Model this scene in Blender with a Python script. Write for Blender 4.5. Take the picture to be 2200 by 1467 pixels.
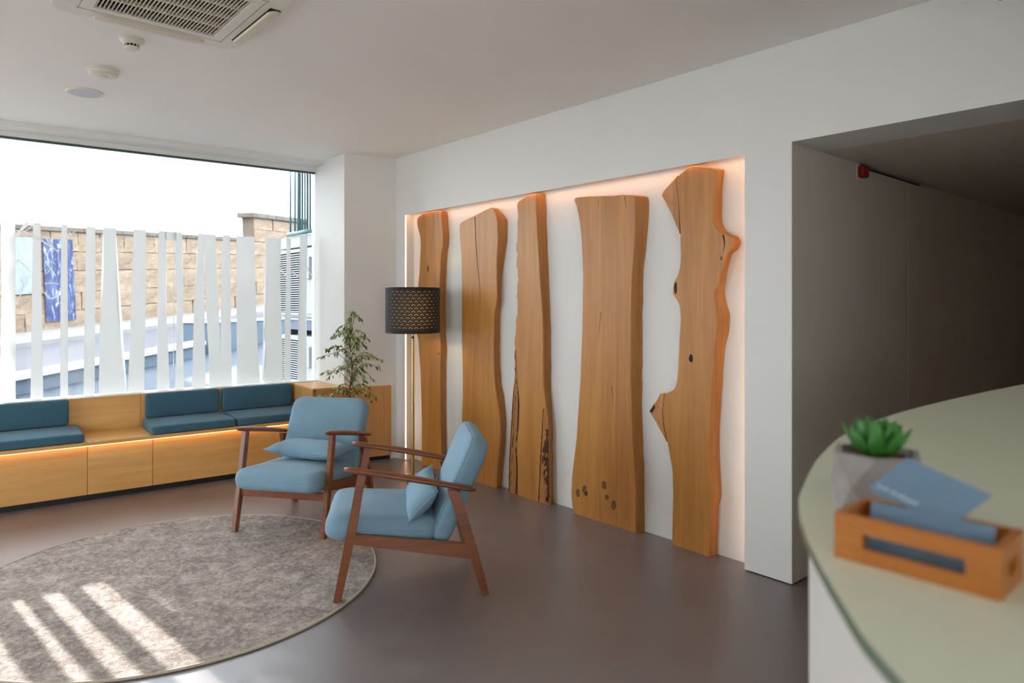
import bpy, bmesh, math, random
from math import sin, cos, pi, radians, atan2, sqrt
from mathutils import Vector, Matrix, noise
random.seed(7)
S = bpy.context.scene
COL = S.collection
for o in list(bpy.data.objects):
    bpy.data.objects.remove(o, do_unlink=True)

# ------------------------------------------------------------------ camera
cam_d = bpy.data.cameras.new('camera')
cam_d.sensor_width = 36.0
cam_d.lens = 24.006
cam_d.shift_y = -0.03886
cam_d.clip_start = 0.05
cam_d.clip_end = 300
cam_d.dof.use_dof = True
cam_d.dof.focus_distance = 4.0
cam_d.dof.aperture_fstop = 3.2
cam = bpy.data.objects.new('camera', cam_d)
COL.objects.link(cam)
cam.location = (0, 0, 1.40)
cam.rotation_euler = (pi / 2, 0, -radians(41.216))
S.camera = cam

# ------------------------------------------------------------------ sky, sun, exposure
S.view_settings.view_transform = 'Standard'
S.view_settings.look = 'None'
S.view_settings.gamma = 1.0
S.view_settings.use_curve_mapping = False
S.view_settings.exposure = 0.16
world = bpy.data.worlds.new('overcast_bright_sky')
S.world = world
world.use_nodes = True
bg = world.node_tree.nodes['Background']
bg.inputs['Color'].default_value = (0.84, 0.92, 1.0, 1)
bg.inputs['Strength'].default_value = 8.5
sun_d = bpy.data.lights.new('sun', 'SUN')
sun_d.energy = 17.0
sun_d.angle = radians(0.53)
sun_d.color = (1.0, 0.98, 0.95)
sun = bpy.data.objects.new('sun', sun_d)
COL.objects.link(sun)
sun.location = (-1.0, 15, 8)
el = radians(17.2)
sun.rotation_euler = Vector((0.1045 * cos(el), -0.9945 * cos(el), -sin(el))).to_track_quat('-Z', 'Y').to_euler()
por_d = bpy.data.lights.new('window_portal', 'AREA')
por_d.shape = 'RECTANGLE'
por_d.size = 5.6
por_d.size_y = 2.0
por_d.cycles.is_portal = True
por = bpy.data.objects.new('window_portal', por_d)
COL.objects.link(por)
por2_d = por_d.copy()
por2_d.size = 1.4
por2_d.size_y = 2.45
por2 = bpy.data.objects.new('window_portal', por2_d)  # portal for the added left window
COL.objects.link(por2)
por2.location = (-3.30, 4.6, 1.33)
por2.rotation_euler = (pi / 2, 0, -pi / 2)
por3_d = por_d.copy()
por3_d.size = 1.8
por3_d.size_y = 2.4
por3 = bpy.data.objects.new('door_portal', por3_d)  # portal for the added door behind the camera
COL.objects.link(por3)
por3.location = (-1.3, -3.25, 1.2)
por3.rotation_euler = (-pi / 2, 0, 0)

# ------------------------------------------------------------------ measured outlines (metres)
SLABS={
 1:[(4.933, 0.0, 4.933, 0.0), (4.935, 0.171, 4.935, 0.171), (4.933, 0.376, 4.933, 0.376), (4.942, 0.58, 4.942, 0.58), (4.951, 0.759, 4.951, 0.759), (4.966, 0.906, 4.966, 0.906), (4.988, 1.069, 4.988, 1.069), (5.018, 1.124, 5.018, 1.124), (4.995, 1.521, 4.995, 1.521), (4.972, 1.636, 4.972, 1.636), (4.958, 1.767, 4.958, 1.767), (4.951, 1.865, 4.951, 1.865), (4.958, 1.956, 4.958, 1.956), (4.988, 2.024, 4.988, 2.024), (5.007, 2.083, 5.007, 2.083), (5.001, 2.128, 5.001, 2.128), (4.922, 2.153, 4.922, 2.153), (4.821, 2.162, 4.821, 2.162), (4.764, 2.162, 4.764, 2.162), (4.647, 2.157, 4.639, 2.154), (4.64, 2.091, 4.633, 2.079), (4.62, 1.963, 4.617, 1.943), (4.623, 1.869, 4.621, 1.872), (4.648, 1.8, 4.644, 1.802), (4.659, 1.642, 4.655, 1.644), (4.665, 1.508, 4.666, 1.485), (4.665, 1.295, 4.666, 1.294), (4.662, 1.105, 4.661, 1.103), (4.648, 1.02, 4.647, 1.002), (4.657, 0.886, 4.661, 0.882), (4.659, 0.688, 4.663, 0.683), (4.657, 0.452, 4.661, 0.445), (4.647, 0.216, 4.661, 0.206), (4.64, 0.0, 4.658, 0.0)],
 2:[(4.355, 0.0, 4.355, 0.0), (4.362, 0.26, 4.362, 0.26), (4.361, 0.453, 4.361, 0.453), (4.351, 0.679, 4.351, 0.679), (4.351, 0.863, 4.351, 0.863), (4.36, 1.054, 4.36, 1.054), (4.362, 1.147, 4.362, 1.147), (4.362, 1.375, 4.362, 1.375), (4.364, 1.602, 4.364, 1.602), (4.368, 1.754, 4.368, 1.754), (4.387, 1.908, 4.387, 1.908), (4.393, 2.03, 4.393, 2.03), (4.306, 2.049, 4.306, 2.049), (4.196, 2.072, 4.196, 2.072), (4.009, 2.112, 4.009, 2.112), (3.975, 2.114, 3.998, 2.112), (3.925, 2.036, 3.878, 2.025), (3.913, 1.974, 3.872, 1.961), (3.913, 1.86, 3.878, 1.847), (3.925, 1.718, 3.907, 1.734), (3.93, 1.59, 3.94, 1.57), (3.919, 1.483, 3.948, 1.462), (3.932, 1.39, 3.951, 1.39), (3.956, 1.312, 3.961, 1.304), (3.959, 1.161, 3.967, 1.145), (3.961, 1.073, 3.97, 1.046), (3.958, 0.892, 3.957, 0.872), (3.948, 0.782, 3.945, 0.778), (3.924, 0.675, 3.911, 0.671), (3.896, 0.553, 3.894, 0.562), (3.883, 0.445, 3.892, 0.453), (3.89, 0.335, 3.899, 0.341), (3.914, 0.19, 3.921, 0.18), (3.929, 0.0, 3.945, 0.0)],
 3:[(3.797, 0.0, 3.797, 0.0), (3.797, 0.093, 3.797, 0.093), (3.784, 0.247, 3.784, 0.247), (3.767, 0.333, 3.767, 0.333), (3.771, 0.425, 3.771, 0.425), (3.758, 0.51, 3.758, 0.51), (3.758, 0.619, 3.758, 0.619), (3.746, 0.712, 3.746, 0.712), (3.739, 0.796, 3.739, 0.796), (3.721, 0.814, 3.721, 0.814), (3.714, 0.923, 3.714, 0.923), (3.729, 0.98, 3.729, 0.98), (3.727, 1.088, 3.727, 1.088), (3.724, 1.127, 3.724, 1.127), (3.712, 1.264, 3.712, 1.264), (3.7, 1.426, 3.7, 1.426), (3.696, 1.546, 3.696, 1.546), (3.704, 1.667, 3.704, 1.667), (3.706, 1.78, 3.706, 1.78), (3.694, 1.868, 3.694, 1.868), (3.694, 1.996, 3.694, 1.996), (3.696, 2.121, 3.696, 2.121), (3.634, 2.142, 3.634, 2.142), (3.575, 2.162, 3.575, 2.162), (3.506, 2.162, 3.506, 2.162), (3.495, 2.162, 3.464, 2.162), (3.495, 2.087, 3.458, 2.081), (3.489, 1.946, 3.455, 1.948), (3.474, 1.79, 3.444, 1.775), (3.463, 1.65, 3.435, 1.619), (3.449, 1.502, 3.428, 1.495), (3.433, 1.347, 3.417, 1.324), (3.423, 1.155, 3.411, 1.138), (3.424, 1.023, 3.411, 1.021), (3.422, 0.825, 3.41, 0.822), (3.401, 0.708, 3.405, 0.702), (3.381, 0.592, 3.396, 0.592), (3.374, 0.491, 3.394, 0.497), (3.371, 0.397, 3.394, 0.385), (3.368, 0.279, 3.394, 0.266), (3.364, 0.162, 3.392, 0.147), (3.361, 0.0, 3.39, 0.0)],
 4:[(3.138, 0.0, 3.138, 0.0), (3.154, 0.079, 3.154, 0.079), (3.158, 0.15, 3.158, 0.15), (3.149, 0.256, 3.149, 0.256), (3.127, 0.388, 3.127, 0.388), (3.108, 0.518, 3.108, 0.518), (3.095, 0.663, 3.095, 0.663), (3.084, 0.783, 3.084, 0.783), (3.073, 0.918, 3.073, 0.918), (3.069, 1.051, 3.069, 1.051), (3.06, 1.209, 3.06, 1.209), (3.054, 1.367, 3.054, 1.367), (3.052, 1.571, 3.052, 1.571), (3.054, 1.65, 3.054, 1.65), (3.062, 1.8, 3.062, 1.8), (3.078, 1.92, 3.078, 1.92), (3.105, 2.018, 3.105, 2.018), (3.136, 2.089, 3.136, 2.089), (3.009, 2.084, 3.009, 2.084), (2.786, 2.062, 2.786, 2.062), (2.719, 2.06, 2.719, 2.06), (2.618, 2.045, 2.578, 2.04), (2.616, 1.996, 2.564, 2.011), (2.616, 1.88, 2.569, 1.895), (2.625, 1.749, 2.582, 1.764), (2.636, 1.633, 2.602, 1.633), (2.645, 1.545, 2.609, 1.545), (2.651, 1.369, 2.613, 1.369), (2.651, 1.186, 2.615, 1.185), (2.651, 0.952, 2.615, 0.951), (2.647, 0.769, 2.619, 0.767), (2.644, 0.623, 2.613, 0.613), (2.634, 0.515, 2.606, 0.497), (2.62, 0.371, 2.602, 0.365), (2.614, 0.226, 2.6, 0.219), (2.614, 0.0, 2.598, 0.0)],
 5:[(2.353, 0.0, 2.353, 0.0), (2.352, 0.139, 2.352, 0.139), (2.348, 0.316, 2.348, 0.316), (2.353, 0.432, 2.353, 0.432), (2.371, 0.528, 2.371, 0.528), (2.388, 0.584, 2.388, 0.584), (2.405, 0.646, 2.405, 0.646), (2.411, 0.672, 2.411, 0.672), (2.422, 0.765, 2.422, 0.765), (2.408, 0.861, 2.408, 0.861), (2.391, 0.868, 2.391, 0.868), (2.34, 0.895, 2.34, 0.895), (2.323, 0.93, 2.323, 0.93), (2.312, 1.039, 2.312, 1.039), (2.307, 1.148, 2.307, 1.148), (2.299, 1.246, 2.299, 1.246), (2.296, 1.312, 2.296, 1.312), (2.304, 1.377, 2.304, 1.377), (2.327, 1.415, 2.327, 1.415), (2.349, 1.442, 2.349, 1.442), (2.349, 1.458, 2.349, 1.458), (2.343, 1.513, 2.343, 1.513), (2.314, 1.551, 2.314, 1.551), (2.301, 1.594, 2.301, 1.594), (2.294, 1.675, 2.294, 1.675), (2.297, 1.783, 2.297, 1.783), (2.308, 1.947, 2.308, 1.947), (2.319, 2.057, 2.319, 2.057), (2.327, 2.095, 2.327, 2.095), (2.311, 2.12, 2.311, 2.12), (2.237, 2.162, 2.237, 2.162), (2.206, 2.162, 2.206, 2.162), (2.109, 2.14, 2.109, 2.14), (2.05, 2.12, 2.053, 2.125), (2.064, 2.077, 2.056, 2.093), (2.079, 1.975, 2.065, 2.031), (2.082, 1.851, 2.067, 1.843), (2.064, 1.797, 2.05, 1.797), (2.026, 1.768, 2.015, 1.764), (1.975, 1.747, 1.969, 1.751), (1.958, 1.718, 1.95, 1.715), (1.975, 1.683, 1.969, 1.681), (1.998, 1.664, 2.004, 1.662), (2.014, 1.619, 2.024, 1.601), (2.032, 1.548, 2.038, 1.544), (2.055, 1.481, 2.05, 1.482), (2.078, 1.445, 2.05, 1.43), (2.064, 1.388, 2.038, 1.388), (2.064, 1.336, 2.022, 1.336), (2.058, 1.285, 2.02, 1.29), (2.062, 1.228, 2.024, 1.222), (2.07, 1.181, 2.043, 1.174), (2.074, 1.134, 2.052, 1.127), (2.08, 1.055, 2.058, 1.054), (2.086, 0.977, 2.066, 0.974), (2.092, 0.872, 2.071, 0.869), (2.1, 0.767, 2.078, 0.764), (2.109, 0.644, 2.084, 0.696), (2.108, 0.533, 2.08, 0.473), (2.1, 0.445, 2.073, 0.396), (2.091, 0.369, 2.072, 0.323), (2.094, 0.285, 2.087, 0.275), (2.101, 0.2, 2.091, 0.19), (2.105, 0.087, 2.095, 0.077), (2.109, 0.0, 2.098, 0.0)],
}
STRIPS=[
 ([(-0.036, 1.986), (-0.03, 1.451), (-0.033, 1.012), (-0.036, 0.69)],[(0.106, 1.988), (0.107, 1.452), (0.107, 1.006), (0.109, 0.681)]),
 ([(0.213, 1.984), (0.207, 1.528), (0.203, 1.152), (0.197, 0.679)],[(0.26, 1.987), (0.263, 1.529), (0.269, 1.226), (0.275, 0.676)]),
 ([(0.39, 1.984), (0.385, 1.608), (0.382, 1.146), (0.381, 0.674)],[(0.427, 1.986), (0.429, 1.609), (0.43, 1.145), (0.432, 0.673)]),
 ([(0.55, 1.979), (0.544, 1.612), (0.538, 1.142), (0.531, 0.672)],[(0.61, 1.98), (0.608, 1.613), (0.606, 1.14), (0.606, 0.671)]),
 ([(0.661, 1.978), (0.668, 1.742), (0.662, 1.535), (0.646, 1.329), (0.638, 1.139), (0.633, 0.669)],[(0.748, 1.981), (0.752, 1.617), (0.756, 1.392), (0.773, 1.247), (0.784, 1.038), (0.807, 0.811), (0.827, 0.664)]),
 ([(0.873, 1.978), (0.864, 1.62), (0.853, 1.295), (0.844, 1.003), (0.833, 0.665)],[(0.961, 1.98), (0.963, 1.622), (0.957, 1.294), (0.951, 0.966), (0.948, 0.664)]),
 ([(1.056, 1.978), (1.048, 1.69), (1.051, 1.292), (1.044, 0.961), (1.039, 0.667)],[(1.111, 1.976), (1.108, 1.692), (1.104, 1.459), (1.117, 1.158), (1.127, 0.957), (1.134, 0.669)]),
 ([(1.111, 1.976), (1.174, 1.896), (1.182, 1.543), (1.191, 1.291), (1.185, 0.954), (1.175, 0.669)],[(1.229, 1.977), (1.232, 1.696), (1.242, 1.459), (1.229, 1.155), (1.239, 0.867), (1.245, 0.669)]),
 ([(1.352, 1.975), (1.347, 1.7), (1.325, 1.46), (1.316, 1.119), (1.304, 0.675)],[(1.398, 1.973), (1.398, 1.701), (1.4, 1.288), (1.408, 1.03), (1.411, 0.672)]),
 ([(1.398, 1.973), (1.406, 1.702), (1.421, 1.288), (1.437, 0.943), (1.445, 0.674)],[(1.494, 1.972), (1.502, 1.635), (1.517, 1.322), (1.529, 1.113), (1.535, 0.673)]),
 ([(1.552, 1.974), (1.539, 1.776), (1.539, 1.461), (1.535, 1.112), (1.532, 0.673)],[(1.61, 1.975), (1.612, 1.638), (1.617, 1.11), (1.625, 0.673)]),
 ([(1.664, 1.971), (1.663, 1.639), (1.666, 1.108), (1.669, 0.677)],[(1.816, 1.975), (1.821, 1.643), (1.832, 1.283), (1.846, 0.923), (1.867, 0.67)]),
 ([(1.913, 1.971), (1.915, 1.554), (1.917, 1.282), (1.895, 1.12), (1.917, 0.974), (1.913, 0.829), (1.883, 0.723), (1.91, 0.672)],[(2.054, 1.975), (2.042, 1.795), (2.043, 1.465), (2.054, 1.281), (2.064, 0.913), (2.071, 0.666)]),
 ([(2.099, 1.982), (2.1, 1.649), (2.089, 1.28), (2.082, 0.912), (2.08, 0.665)],[(2.14, 1.98), (2.138, 1.65), (2.136, 1.095), (2.14, 0.665)]),
 ([(2.226, 2.011), (2.22, 1.727), (2.226, 1.466), (2.207, 1.093), (2.201, 0.664)],[(2.295, 2.019), (2.291, 1.729), (2.279, 1.466), (2.277, 1.09), (2.287, 0.662)]),
]
WEDGES=[([(3.29, 2.302, 1.787), (3.302, 2.358, 1.894), (3.312, 2.412, 1.977), (3.325, 2.452, 2.028), (3.326, 2.439, 2.052), (3.291, 2.317, 2.121), (3.289, 2.328, 2.094), (3.289, 2.32, 2.058), (3.289, 2.31, 1.948)], [(3.35, 2.302, 1.787), (3.35, 2.358, 1.894), (3.35, 2.412, 1.977), (3.35, 2.452, 2.028), (3.35, 2.439, 2.052), (3.35, 2.317, 2.121), (3.35, 2.328, 2.094), (3.35, 2.32, 2.058), (3.35, 2.31, 1.948)], 'E'), ([(3.29, 2.393, 0.587), (3.302, 2.429, 0.623), (3.312, 2.488, 0.692), (3.325, 2.543, 0.741), (3.328, 2.519, 0.78), (3.322, 2.488, 0.809), (3.31, 2.451, 0.859), (3.2895, 2.41, 0.861), (3.2895, 2.424, 0.764), (3.2895, 2.414, 0.671)], [(3.35, 2.393, 0.587), (3.35, 2.429, 0.623), (3.35, 2.488, 0.692), (3.35, 2.543, 0.741), (3.35, 2.519, 0.78), (3.35, 2.488, 0.809), (3.35, 2.451, 0.859), (3.35, 2.41, 0.861), (3.35, 2.424, 0.764), (3.35, 2.414, 0.671)], 'E'), ([(3.318, 2.539, 0.743), (3.313, 2.523, 0.739), (3.318, 2.5, 0.775), (3.322, 2.507, 0.786)], [(3.35, 2.539, 0.743), (3.35, 2.523, 0.739), (3.35, 2.5, 0.775), (3.35, 2.507, 0.786)], 'B')]
BARK1=[(0.004, 3.795, 3.697), (0.255, 3.783, 3.693), (0.507, 3.763, 3.678), (0.716, 3.744, 3.672), (0.882, 3.72, 3.69), (1.047, 3.727, 3.705)]
BARK2=[(0.004, 3.472, 3.366), (0.192, 3.46, 3.369), (0.391, 3.445, 3.374), (0.549, 3.433, 3.382), (0.659, 3.425, 3.4)]
BARK3=[(0.004, 3.718, 3.693), (0.179, 3.705, 3.688), (0.343, 3.713, 3.698), (0.511, 3.697, 3.678), (0.678, 3.69, 3.671), (0.8, 3.705, 3.688), (0.923, 3.723, 3.71)]
CAVITY_SHADE=[(0.013, 3.393, 3.369), (0.173, 3.41, 3.37), (0.312, 3.433, 3.375), (0.433, 3.409, 3.378), (0.521, 3.389, 3.38)]
TWIGS=[([(0.186, 1.987), (0.148, 1.938), (0.108, 1.869)], 0.012, 0.007), ([(0.14, 1.923), (0.207, 1.896), (0.284, 1.843), (0.367, 1.782)], 0.004, 0.006), ([(0.283, 1.893), (0.319, 1.834), (0.354, 1.791)], 0.005, 0.004), ([(0.289, 1.705), (0.319, 1.655), (0.354, 1.591)], 0.006, 0.004), ([(0.289, 1.607), (0.31, 1.626), (0.329, 1.658)], 0.003, 0.003), ([(0.284, 1.537), (0.328, 1.54), (0.373, 1.534)], 0.004, 0.003), ([(0.284, 1.468), (0.31, 1.427), (0.345, 1.43), (0.379, 1.48)], 0.005, 0.006), ([(0.117, 1.713), (0.157, 1.671), (0.2, 1.619)], 0.004, 0.005), ([(0.111, 1.381), (0.14, 1.455), (0.152, 1.522), (0.14, 1.578)], 0.003, 0.004), ([(0.432, 1.901), (0.465, 1.927), (0.486, 1.952)], 0.004, 0.002), ([(0.436, 1.936), (0.452, 1.915), (0.462, 1.886)], 0.003, 0.002), ([(0.113, 1.926), (0.148, 1.918), (0.182, 1.934), (0.211, 1.963)], 0.003, 0.003), ([(2.037, 1.717), (2.068, 1.667), (2.096, 1.641)], 0.006, 0.004), ([(2.153, 1.685), (2.189, 1.643), (2.232, 1.619)], 0.006, 0.005), ([(2.29, 1.731), (2.319, 1.662), (2.355, 1.631)], 0.005, 0.004), ([(1.832, 1.82), (1.873, 1.834), (1.915, 1.854)], 0.004, 0.003)]


# ------------------------------------------------------------------ helpers
def tag(o, label=None, cat=None, group=None, kind=None):
    if label: o['label'] = label
    if cat: o['category'] = cat
    if group: o['group'] = group
    if kind: o['kind'] = kind
    return o

def empty(name, loc=(0, 0, 0), rz=0.0, label=None, cat=None, group=None, kind=None):
    o = bpy.data.objects.new(name, None)
    o.empty_display_size = 0.1
    COL.objects.link(o)
    o.location = loc
    o.rotation_euler = (0, 0, rz)
    return tag(o, label, cat, group, kind)

def obj(name, bm, m, parent=None, smooth=False, loc=None, rot=None, kind=None, fix=True):
    me = bpy.data.meshes.new(name)
    if fix:
        bmesh.ops.recalc_face_normals(bm, faces=bm.faces[:])
    if smooth:
        for f in bm.faces: f.smooth = True
    bm.to_mesh(me)
    bm.free()
    if smooth == 'auto':
        try: me.set_sharp_from_angle(angle=radians(35))
        except Exception: pass
    me.materials.append(m)
    o = bpy.data.objects.new(name, me)
    COL.objects.link(o)
    if parent is not None: o.parent = parent
    if loc is not None: o.location = loc
    if rot is not None: o.rotation_euler = rot
    if kind: o['kind'] = kind
    return o

def inst(src, parent=None, name=None):
    o = src.copy()
    COL.objects.link(o)
    if name: o.name = name
    if parent is not None: o.parent = parent
    return o

def copy_tree(o, parent=None):
    c = o.copy()
    COL.objects.link(c)
    if parent is not None: c.parent = parent
    for ch in [k for k in bpy.data.objects if k.parent == o]:
        copy_tree(ch, c)
    return c

def box(bm, a, b, M=None, bev=0.0, seg=2):
    x0, y0, z0 = a; x1, y1, z1 = b
    if x0 > x1: x0, x1 = x1, x0
    if y0 > y1: y0, y1 = y1, y0
    if z0 > z1: z0, z1 = z1, z0
    vs = [bm.verts.new(p) for p in [(x0,y0,z0),(x1,y0,z0),(x1,y1,z0),(x0,y1,z0),(x0,y0,z1),(x1,y0,z1),(x1,y1,z1),(x0,y1,z1)]]
    fs = [bm.faces.new([vs[i] for i in q]) for q in [(0,3,2,1),(4,5,6,7),(0,1,5,4),(1,2,6,5),(2,3,7,6),(3,0,4,7)]]
    allv = vs
    if bev > 0:
        es = set()
        for f in fs: es.update(f.edges)
        r = bmesh.ops.bevel(bm, geom=list(es), offset=bev, segments=seg, affect='EDGES', profile=0.5)
        allv = list({v for f in r['faces'] for v in f.verts} | {v for v in vs if v.is_valid})
    if M is not None:
        bmesh.ops.transform(bm, matrix=M, verts=allv)
    return allv

def bmbox(a, b, M=None, bev=0.0, seg=2):
    bm = bmesh.new(); box(bm, a, b, M, bev, seg); return bm

def prism(bm, pts, f0, f1):
    """closed outline pts; f0, f1 map a point to the two end caps"""
    a = [bm.verts.new(f0(p)) for p in pts]; b = [bm.verts.new(f1(p)) for p in pts]
    n = len(pts)
    bm.faces.new(a[::-1]); bm.faces.new(b)
    for i in range(n):
        j = (i + 1) % n
        bm.faces.new([a[i], a[j], b[j], b[i]])
    return a + b

def zprism(pts, z0, z1):
    bm = bmesh.new(); prism(bm, pts, lambda p: (p[0], p[1], z0), lambda p: (p[0], p[1], z1)); return bm

def tube(bm, pts, rad, seg=8, cap=True, ell=None):
    pts = [Vector(p) for p in pts]
    n = len(pts)
    if not isinstance(rad, (list, tuple)): rad = [rad] * n
    prev = None; rings = []
    for i, p in enumerate(pts):
        t = (pts[min(i+1, n-1)] - pts[max(i-1, 0)]).normalized()
        if prev is None:
            r = t.cross(Vector((0, 0, 1)))
            if r.length < 1e-3: r = t.cross(Vector((0, 1, 0)))
        else:
            r = prev - t * prev.dot(t)
        r.normalize(); prev = r
        w = t.cross(r)
        k = ell or (1, 1)
        rings.append([bm.verts.new(p + (r * cos(2*pi*j/seg) * k[0] + w * sin(2*pi*j/seg) * k[1]) * rad[i]) for j in range(seg)])
    for a, b in zip(rings, rings[1:]):
        for j in range(seg):
            bm.faces.new([a[j], a[(j+1) % seg], b[(j+1) % seg], b[j]])
    if cap:
        bm.faces.new(rings[0][::-1]); bm.faces.new(rings[-1])

def lathe(bm, prof, seg=32, c=(0, 0, 0)):
    rings = []
    for r, z in prof:
        if r < 1e-6:
            rings.append([bm.verts.new((c[0], c[1], c[2] + z))])
        else:
            rings.append([bm.verts.new((c[0] + r*cos(2*pi*j/seg), c[1] + r*sin(2*pi*j/seg), c[2] + z)) for j in range(seg)])
    for a, b in zip(rings, rings[1:]):
        for j in range(seg):
            k = (j + 1) % seg
            if len(a) == 1 and len(b) == 1: continue
            if len(a) == 1: bm.faces.new([a[0], b[k], b[j]])
            elif len(b) == 1: bm.faces.new([a[j], a[k], b[0]])
            else: bm.faces.new([a[j], a[k], b[k], b[j]])

def rrect(hx, hy, R, nc=6):
    pts = []
    for cx, cy, a0 in ((hx-R, hy-R, 0), (-hx+R, hy-R, 90), (-hx+R, -hy+R, 180), (hx-R, -hy+R, 270)):
        for i in range(nc + 1):
            a = radians(a0 + 90*i/nc)
            pts.append((cx + R*cos(a), cy + R*sin(a)))
    out = []                                        # a few points along each straight side too
    n = len(pts)
    for i in range(n):
        p, q = pts[i], pts[(i+1) % n]
        out.append(p)
        if math.hypot(q[0]-p[0], q[1]-p[1]) > 0.05:
            for k in (0.2, 0.4, 0.6, 0.8): out.append((p[0] + (q[0]-p[0])*k, p[1] + (q[1]-p[1])*k))
    return out

def cushion(bm, L, W, T, R, r, ct=0.0, cb=0.0, M=None, wob=0.0, seed=0):
    """upholstered block: rounded outline, rounded edges, crowned faces"""
    hx, hy, hz = L/2, W/2, T/2
    base = rrect(hx, hy, R)
    rings = []
    def ring(ins, z, k=1.0):
        sx = (hx - ins)/hx*k; sy = (hy - ins)/hy*k
        return [bm.verts.new((p[0]*sx, p[1]*sy, z)) for p in base]
    N = 5
    for t in (0.0, 0.15, 0.35, 0.6, 0.82): pass
    ks = (0.12, 0.35, 0.6, 0.82)
    for k in ks: rings.append(ring(r, -hz - cb*(1-k**2.2), k))
    for i in range(N + 1):
        a = -pi/2 + pi/2*i/N
        rings.append(ring(r*(1-cos(a)), -(hz-r) + r*sin(a)))
    for i in range(N + 1):
        a = pi/2*i/N
        rings.append(ring(r*(1-cos(a)), (hz-r) + r*sin(a)))
    for k in ks[::-1]: rings.append(ring(r, hz + ct*(1-k**2.2), k))
    n = len(base)
    bm.faces.new(rings[0][::-1]); bm.faces.new(rings[-1])
    for a, b in zip(rings, rings[1:]):
        for j in range(n):
            bm.faces.new([a[j], a[(j+1) % n], b[(j+1) % n], b[j]])
    vs = [v for q in rings for v in q]
    if wob:
        for v in vs:
            q = Vector(v.co) * 7 + Vector((seed*3.1, seed, 0))
            v.co += Vector((noise.noise(q), noise.noise(q + Vector((9, 0, 0))), noise.noise(q + Vector((0, 9, 0))))) * wob
    if M is not None: bmesh.ops.transform(bm, matrix=M, verts=vs)

def piping(bm, L, W, z, R, rad=0.0022, M=None):
    pts = [Vector((p[0], p[1], z)) for p in rrect(L/2, W/2, R)]
    pts.append(pts[0])
    if M is not None: pts = [M @ p for p in pts]
    tube(bm, pts, rad, 5, cap=False)

def pillow(bm, L, W, T, M=None, seed=0, nx=22, ny=14):
    def P(i, j, s):
        u = -1 + 2*i/nx; v = -1 + 2*j/ny
        x = u * L/2 * (1 - 0.07*(1 - v*v)*abs(u)**4); y = v * W/2 * (1 - 0.10*(1 - u*u)*abs(v)**4)
        h = (max(0, 1 - abs(u)**3.2) * max(0, 1 - abs(v)**2.6)) ** 0.62
        z = s * T/2 * h + 0.006*h*noise.noise(Vector((u*3 + seed, v*3, s)))
        return (x, y, z)
    g = {}
    for s in (1, -1):
        for i in range(nx+1):
            for j in range(ny+1):
                e = i in (0, nx) or j in (0, ny)
                if e and s == -1: g[(i, j, s)] = g[(i, j, 1)]
                else: g[(i, j, s)] = bm.verts.new(P(i, j, s))
    for s in (1, -1):
        for i in range(nx):
            for j in range(ny):
                q = [g[(i, j, s)], g[(i+1, j, s)], g[(i+1, j+1, s)], g[(i, j+1, s)]]
                bm.faces.new(q if s == 1 else q[::-1])
    if M is not None: bmesh.ops.transform(bm, matrix=M, verts=bm.verts[:])

def ringplate(bm, outer, inner, f0, f1):
    """plate with a hole: outer and inner have the same number of points"""
    n = len(outer)
    A = [bm.verts.new(f0(p)) for p in outer]; B = [bm.verts.new(f0(p)) for p in inner]
    C = [bm.verts.new(f1(p)) for p in outer]; D = [bm.verts.new(f1(p)) for p in inner]
    for i in range(n):
        j = (i+1) % n
        bm.faces.new([A[i], A[j], B[j], B[i]]); bm.faces.new([C[j], C[i], D[i], D[j]])
        bm.faces.new([A[j], A[i], C[i], C[j]]); bm.faces.new([B[i], B[j], D[j], D[i]])

def catmull(pts, k=4, closed=False):
    out = []
    n = len(pts)
    for i in range(n - 1):
        p0, p1, p2, p3 = pts[max(i-1, 0)], pts[i], pts[i+1], pts[min(i+2, n-1)]
        for s in range(k):
            t = s/k
            out.append(tuple(0.5*((2*p1[c]) + (-p0[c]+p2[c])*t + (2*p0[c]-5*p1[c]+4*p2[c]-p3[c])*t*t + (-p0[c]+3*p1[c]-3*p2[c]+p3[c])*t**3) for c in range(len(p1))))
    out.append(tuple(pts[-1]))
    return out

# ------------------------------------------------------------------ materials
def lin(c):
    return tuple(((v/255)/12.92 if v/255 <= 0.04045 else ((v/255 + 0.055)/1.055)**2.4) for v in c)

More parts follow.
